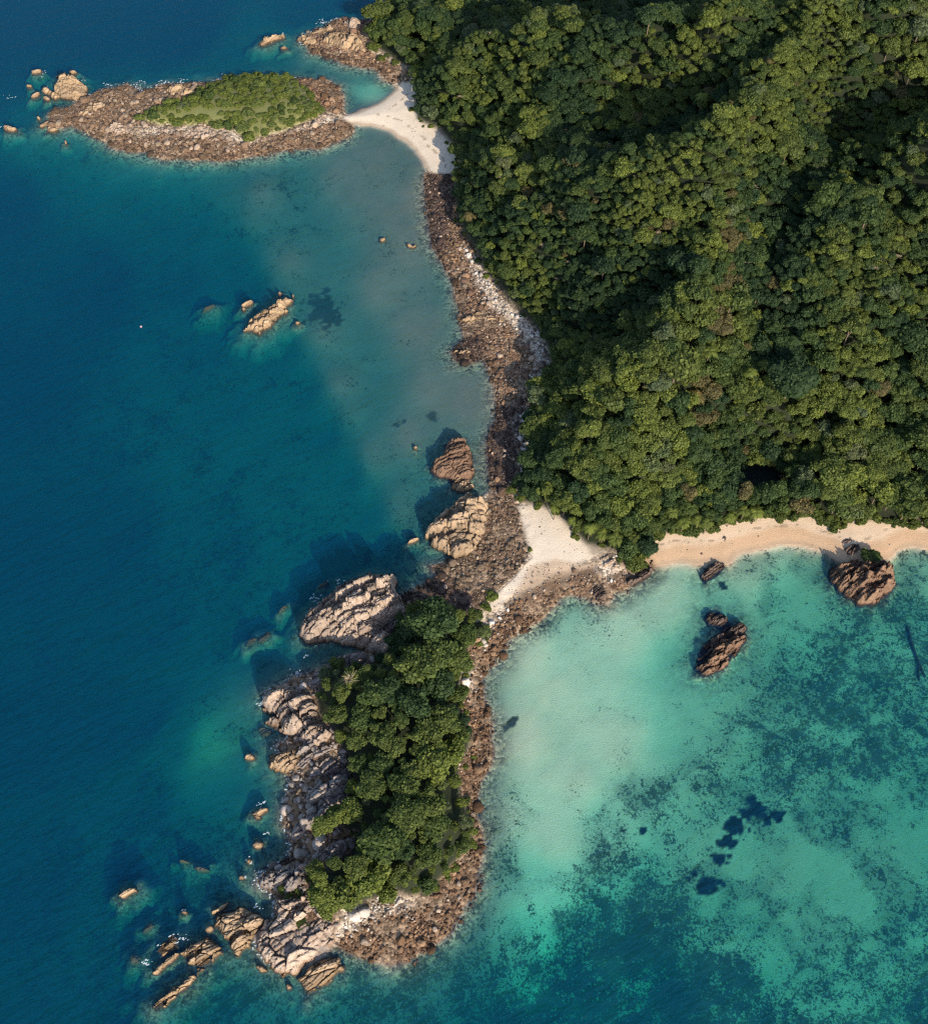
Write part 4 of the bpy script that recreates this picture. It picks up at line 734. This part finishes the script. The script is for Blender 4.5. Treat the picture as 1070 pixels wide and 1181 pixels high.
# dry, twiggy tree at the cliff edge
x, y = P(402, 786, 9); x, y = P(402, 786, float(ground(x, y))+4); e = link('broadleaf_tree', None, None, (x, y, float(ground(x, y))), None, 'tree', 'trees on the wooded headland')
a = link('trunk', TRUNK[0], e); a.scale = (3, 3, 4.5); c = link('crown', CROWN[3], e, (0, 0, 3.2)); c.scale = (6.2, 3.8, 2.6); c.rotation_euler = (0, 0, .6); c['tint'] = .62
bb = link('branches', TWIG, e, (0, 0, 3.4)); bb.scale = (6, 4, 6.2); bb.rotation_euler = (0, 0, .6)
e['label'] = 'spreading pale tree with bare twigs showing, at the cliff edge above the striped slope'
# scrub along shores
for poly, n_, gname, lo, hi in ((HVEG, 70, 'scrub along the headland shore', .4, .72), (FOREST, 330, 'scrub along the forest edge', .35, .66)):
    pw = W(poly); k = 0
    while k < n_:
        i = random.randrange(len(pw)); j = (i+1) % len(pw); t = random.random(); x, y = pw[i]+(pw[j]-pw[i])*t+RNG.normal(0, 1.2, 2)
        u, v = PX(x, y)
        k += 1
        if u < 400 and v > 700 and v < 1000: continue
        if poly is FOREST and (u > 1085 or v < 62 or RNG.random() > .5): continue
        shrub(x, y, random.uniform(.9, 2.1), random.uniform(lo, hi), gname)
for x, y, r in dart(W([(470,1040),(500,1034),(520,1012),(534,994),(550,976),(550,952),(534,935),(510,965),(490,1005),(462,1020)]), 300, lambda a, b_: RNG.uniform(1.3, 2.3, len(a)), .7): shrub(x, y, r, RNG.uniform(.5, .7), 'scrub along the headland shore', fl=.7)
for u in range(742, 1078, 8):
    fv = np.interp(u, [742,780,820,842,882,916,931,950,962,974,1017,1033,1080], [621,617,612,600,595,600,591,606,612,603,602,606,603])+random.uniform(-5, 1); x, y = P(u+random.uniform(-4, 4), fv, 1.5); shrub(x, y, random.uniform(1.7, 3.3), random.uniform(.3, .6), 'scrub along the forest edge', fl=1.15)
iw = W(IVEG)
for x, y, r in dart(iw, 1500, lambda a, b_: RNG.uniform(1.8, 4.6, len(a)), .62):
    u, v = PX(x, y); dk = RNG.random() < .16
    shrub(x, y, r, .3 if dk else RNG.uniform(.56, .74), 'scrub covering the northern islet', fl=1.25 if dk else .8)
for u, v, rp, t in [(611,636,4,.55),(566,690,9,.6),(560,702,8,.55),(735,650,14,.5),(724,640,10,.52),(742,640,10,.5),(348,1062,8,.2),(349,1068,9,.42),(442,682,6,.5),(432,690,6,.5),(428,700,5,.5),(408,699,5,.5),(447,676,6,.56),(1000,640,12,.3),(1008,643,9,.3),(345,1030,8,.45),(335,1034,7,.45),(325,1026,6,.45),(590,566,8,.5),(380,1058,5,.5),(432,58,8,.5),(440,70,6,.5),(456,74,6,.45),(730,655,9,.48)]:
    hh_ = 6 if (400 < u < 460 and v > 600 and v < 710) else 3.5 if u > 990 or (320 < u < 385 and v > 1000) else 0
    x, y = P(u, v, hh_+.5); o0 = len(titems); shrub(x, y, rp*mpp(v), t, 'scattered shrubs on rock and sand', fl=.9)
    if hh_: titems[o0][0].location.z = hh_+.3
for u, v in [(868,590),(876,592),(884,589),(908,592),(914,596),(920,588),(926,592),(932,584),(922,580),(938,592),(944,598),(950,600),(900,594),(862,594)]:
    x, y = P(u, v, 2); shrub(x, y, random.uniform(2.2, 3.4), random.uniform(.25, .6), 'scrub along the forest edge', fl=1.3)
# forest of the mainland: nearest 300 or so as trees of their own, the rest as one wood
fw_ = W(FOREST)
def frf(a, b_):
    d = fbm(a/30, b_/30, 2, 60); nr = 1+.55*sst(345, 275, b_); return nr*np.clip(RNG.uniform(1.7, 3.6, len(a))+(d-.45)*3.5+(RNG.random(len(a)) < .10)*RNG.uniform(1, 3.4, len(a)), 1.3, 6.6)
def pond(xs, ys):
    u, v = PX(xs, ys, 6); return ~(((u-872)/34)**2+((v-552)/18)**2 < 1) & (u < 1200) & (v > -80)
for u, v, r in [(965,465,7),(1045,565,8.5),(965,580,6.5),(905,580,5.5),(830,530,6),(690,470,5)]:
    x, y = P(u, v, 12); g_ = float(ground(x, y)); x, y = P(u, v, g_+8); taken.append((x, y, r))
    tree(x, y, r, r*1.1+4, .84 if u == 965 and v == 465 else .36, 'trees at the foot of the hill', seed=int(u))
fpts = dart(fw_, 520000, frf, .5, pond, taken)
fx = np.array([p[0] for p in fpts]); fy = np.array([p[1] for p in fpts]); fr_ = np.array([p[2] for p in fpts]); fz = ground(fx, fy)
uu, vv = PX(fx, fy, fz+6); inside = (uu > -10) & (uu < 1080) & (vv > -40) & (vv < 1200)
dpt = fy*CD_-(fz-H)*SD_; fth = np.clip((fbm(fx/17, fy/17, 2, 90)-.42)*17, 0, 7)+RNG.normal(0, .7, len(fx)); ntree = sum(1 for t in titems if t[0].name.startswith('broadleaf'))
rank = np.argsort(-np.where(inside, fr_/dpt, 0)); nind = max(0, 298-ntree); indiv = rank[:nind]; rest = rank[nind:]
for i in indiv: tree(fx[i], fy[i], fr_[i]*1.15, fr_[i]*1.15+3.4+fth[i], tintf(fx[i], fy[i]), 'trees at the foot of the hill', z=float(fz[i]))
finish_labels(titems)
# the rest of the wood: one object, instancing the crowns on its points
fc = bpy.data.collections.new('crown_kinds')
for i, me in enumerate(CROWN+FINE+PALM+[TWIG]):
    o = bpy.data.objects.new(f'crown_kind_{i:02d}', me); fc.objects.link(o)
ux, uy = RNG.uniform(-60, 330, 22000), RNG.uniform(230, 760, 22000); a_, b_ = PX(ux, uy); ok = (sdf(fw_, ux, uy) > 2.5) & (((a_-868)/44)**2+((b_-551)/24)**2 > 1) & (a_ < 1200) & (b_ > -80); ux, uy = ux[ok], uy[ok]
n0 = len(fx); fx = np.r_[fx, ux]; fy = np.r_[fy, uy]; fr_ = np.r_[fr_, RNG.uniform(1.1, 1.9, len(ux))]; fz = np.r_[fz, ground(ux, uy)-.6]; fth = np.r_[fth, RNG.uniform(-2.6, -1.4, len(ux))]
rest = np.r_[np.array(rest), np.arange(n0, len(fx))]; NR = len(rest)
pm = mesh('forest', np.c_[fx[rest], fy[rest], fz[rest]+fr_[rest]*.6+2.2+fth[rest]], [], None, False,
          {'rad': fr_[rest]*1.22, 'tint': np.array([tintf(fx[i], fy[i]) for i in rest]), 'kind_no': np.where((RNG.random(NR) < .012) & (fr_[rest] < 2.6), 18, np.where(RNG.random(NR) < .035, RNG.integers(15, 18, NR), RNG.integers(0, 15, NR))).astype(float), 'turn': RNG.uniform(0, 6.28, NR)})
fobj = link('forest', pm, kind='stuff', label='dense tropical forest covering the hills behind', cat='forest')
gt = bpy.data.node_groups.new('forest_points', 'GeometryNodeTree')
gt.interface.new_socket('Geometry', in_out='INPUT', socket_type='NodeSocketGeometry'); gt.interface.new_socket('Geometry', in_out='OUTPUT', socket_type='NodeSocketGeometry')
gi = gt.nodes.new('NodeGroupInput'); go = gt.nodes.new('NodeGroupOutput'); mp_ = gt.nodes.new('GeometryNodeMeshToPoints'); ip = gt.nodes.new('GeometryNodeInstanceOnPoints'); ci = gt.nodes.new('GeometryNodeCollectionInfo')
ci.inputs['Collection'].default_value = fc; ci.inputs['Separate Children'].default_value = True; ci.inputs['Reset Children'].default_value = True
def na(name, typ='FLOAT'):
    x = gt.nodes.new('GeometryNodeInputNamedAttribute'); x.data_type = typ; x.inputs['Name'].default_value = name; return x.outputs['Attribute']
cx_ = gt.nodes.new('ShaderNodeCombineXYZ'); gt.links.new(na('turn'), cx_.inputs[2])
er = gt.nodes.new('FunctionNodeEulerToRotation'); gt.links.new(cx_.outputs[0], er.inputs[0])
sc_ = gt.nodes.new('ShaderNodeCombineXYZ'); ra = na('rad'); mu = gt.nodes.new('ShaderNodeMath'); mu.operation = 'MULTIPLY'; mu.inputs[1].default_value = 1.1; gt.links.new(ra, mu.inputs[0])
for i in (0, 1): gt.links.new(ra, sc_.inputs[i])
gt.links.new(mu.outputs[0], sc_.inputs[2])
ip.inputs['Pick Instance'].default_value = True
L_ = gt.links
L_.new(gi.outputs[0], mp_.inputs['Mesh']); L_.new(mp_.outputs[0], ip.inputs['Points']); L_.new(ci.outputs[0], ip.inputs['Instance']); L_.new(na('kind_no'), ip.inputs['Instance Index'])
L_.new(er.outputs[0], ip.inputs['Rotation']); L_.new(sc_.outputs[0], ip.inputs['Scale']); L_.new(ip.outputs[0], go.inputs[0])
mo = fobj.modifiers.new('forest_points', 'NODES'); mo.node_group = gt
# ------------------------------------------------------------------ small things
lg = [P(1049, 721), P(1052, 735), P(1057, 750), P(1062, 764), P(1069, 778)]
V, F = tubes([([(*q, float(ground(*q))+.55) for q in lg], [.35, .5, .5, .55, .3]), ([(*lg[3], float(ground(*lg[3]))+.5), (*P(1061, 772), float(ground(*lg[3]))+.5), (*P(1062, 782), float(ground(*lg[3]))+.4)], [.5, .4, .25]), ([(*lg[0], float(ground(*lg[0]))+.6), (*P(1047, 720), float(ground(*lg[0]))+.9)], [.3, .2])], 8)
link('sunken_log', mesh('sunken_log', V, F, MLOG), label='long dark forked log lying in the shallow lagoon at the right edge', cat='log')
V = IV2*np.array([.5, .5, .5]); x, y = P(163, 377); bo = link('buoy', mesh('buoy', V, IF2, MBU, True), None, (x, y, .25), 'pale pink round buoy floating alone in deep blue water', 'buoy')
V, F = tubes([([(0, 0, .45), (0, 0, .65), (.08, 0, .75), (.14, 0, .65), (.12, 0, .45)], [.04]*5)], 6); link('mooring_ring', mesh('mooring_ring', V, F, MLOG), bo)
# foam where swell meets rock: patches of bubbles lying on the water
Vs, Fs = [], []; off = 0
for u, v, w_, h_, n_ in [(43,84,9,4,60),(5,148,6,4,30),(10,112,8,3,26),(52,101,4,2,20),(96,92,5,3,22),(125,98,8,3,40),(165,95,10,3,50),(190,94,10,2,40),(212,93,8,3,40),(265,88,7,3,40),(325,40,5,3,36),(374,26,10,4,60),(354,38,5,3,30),(362,56,0,0,0),(302,811,7,3,50),(343,775,6,3,40),(353,756,3,3,24),(300,928,6,4,40),(365,690,12,5,50),(390,670,10,4,36),(296,1006,4,3,20),(213,1051,3,2,22),(280,1012,4,2,24),(208,1082,10,7,60),(190,1095,8,6,50),(170,1110,8,6,30),(288,993,5,4,24),(308,960,4,4,24),(295,1046,6,4,30)]:
    for _ in range(int(n_*.3)):
        x, y = P(u+random.gauss(0, w_*.5), v+random.gauss(0, h_*.5)); s = random.uniform(.08, .3); c, si = math.cos(.58), math.sin(.58)
        v_ = IV1*np.array([s*random.uniform(1.2, 2.2), s, .07]); v_ = np.c_[v_[:, 0]*c-v_[:, 1]*si, v_[:, 0]*si+v_[:, 1]*c, v_[:, 2]]+np.array([x, y, .03]); Vs.append(v_); Fs.append(IF1+off); off += len(v_)
jj, ii = np.where((np.abs(sd) < .9) & (((GU < 350) & (GV < 118)) | ((GU < 350) & (GV > 650)) | ((GU < 420) & (GV < 40))))
for q in RNG.permutation(len(jj))[:520]:
    x, y = AX[ii[q]]+RNG.normal(0, .5), AY[jj[q]]+RNG.normal(0, .5); g_ = RNG.uniform(.1, .34); a_ = RNG.uniform(0, 3.14); c, si = math.cos(a_), math.sin(a_)
    v_ = IV1*np.array([g_*1.8, g_, .06]); v_ = np.c_[v_[:, 0]*c-v_[:, 1]*si, v_[:, 0]*si+v_[:, 1]*c, v_[:, 2]]+np.array([x, y, .03]); Vs.append(v_); Fs.append(IF1+off); off += len(v_)
link('sea_foam', mesh('sea_foam', np.concatenate(Vs), np.concatenate(Fs), MFO, True), kind='stuff', label='white foam where the swell meets the rocks', cat='foam')
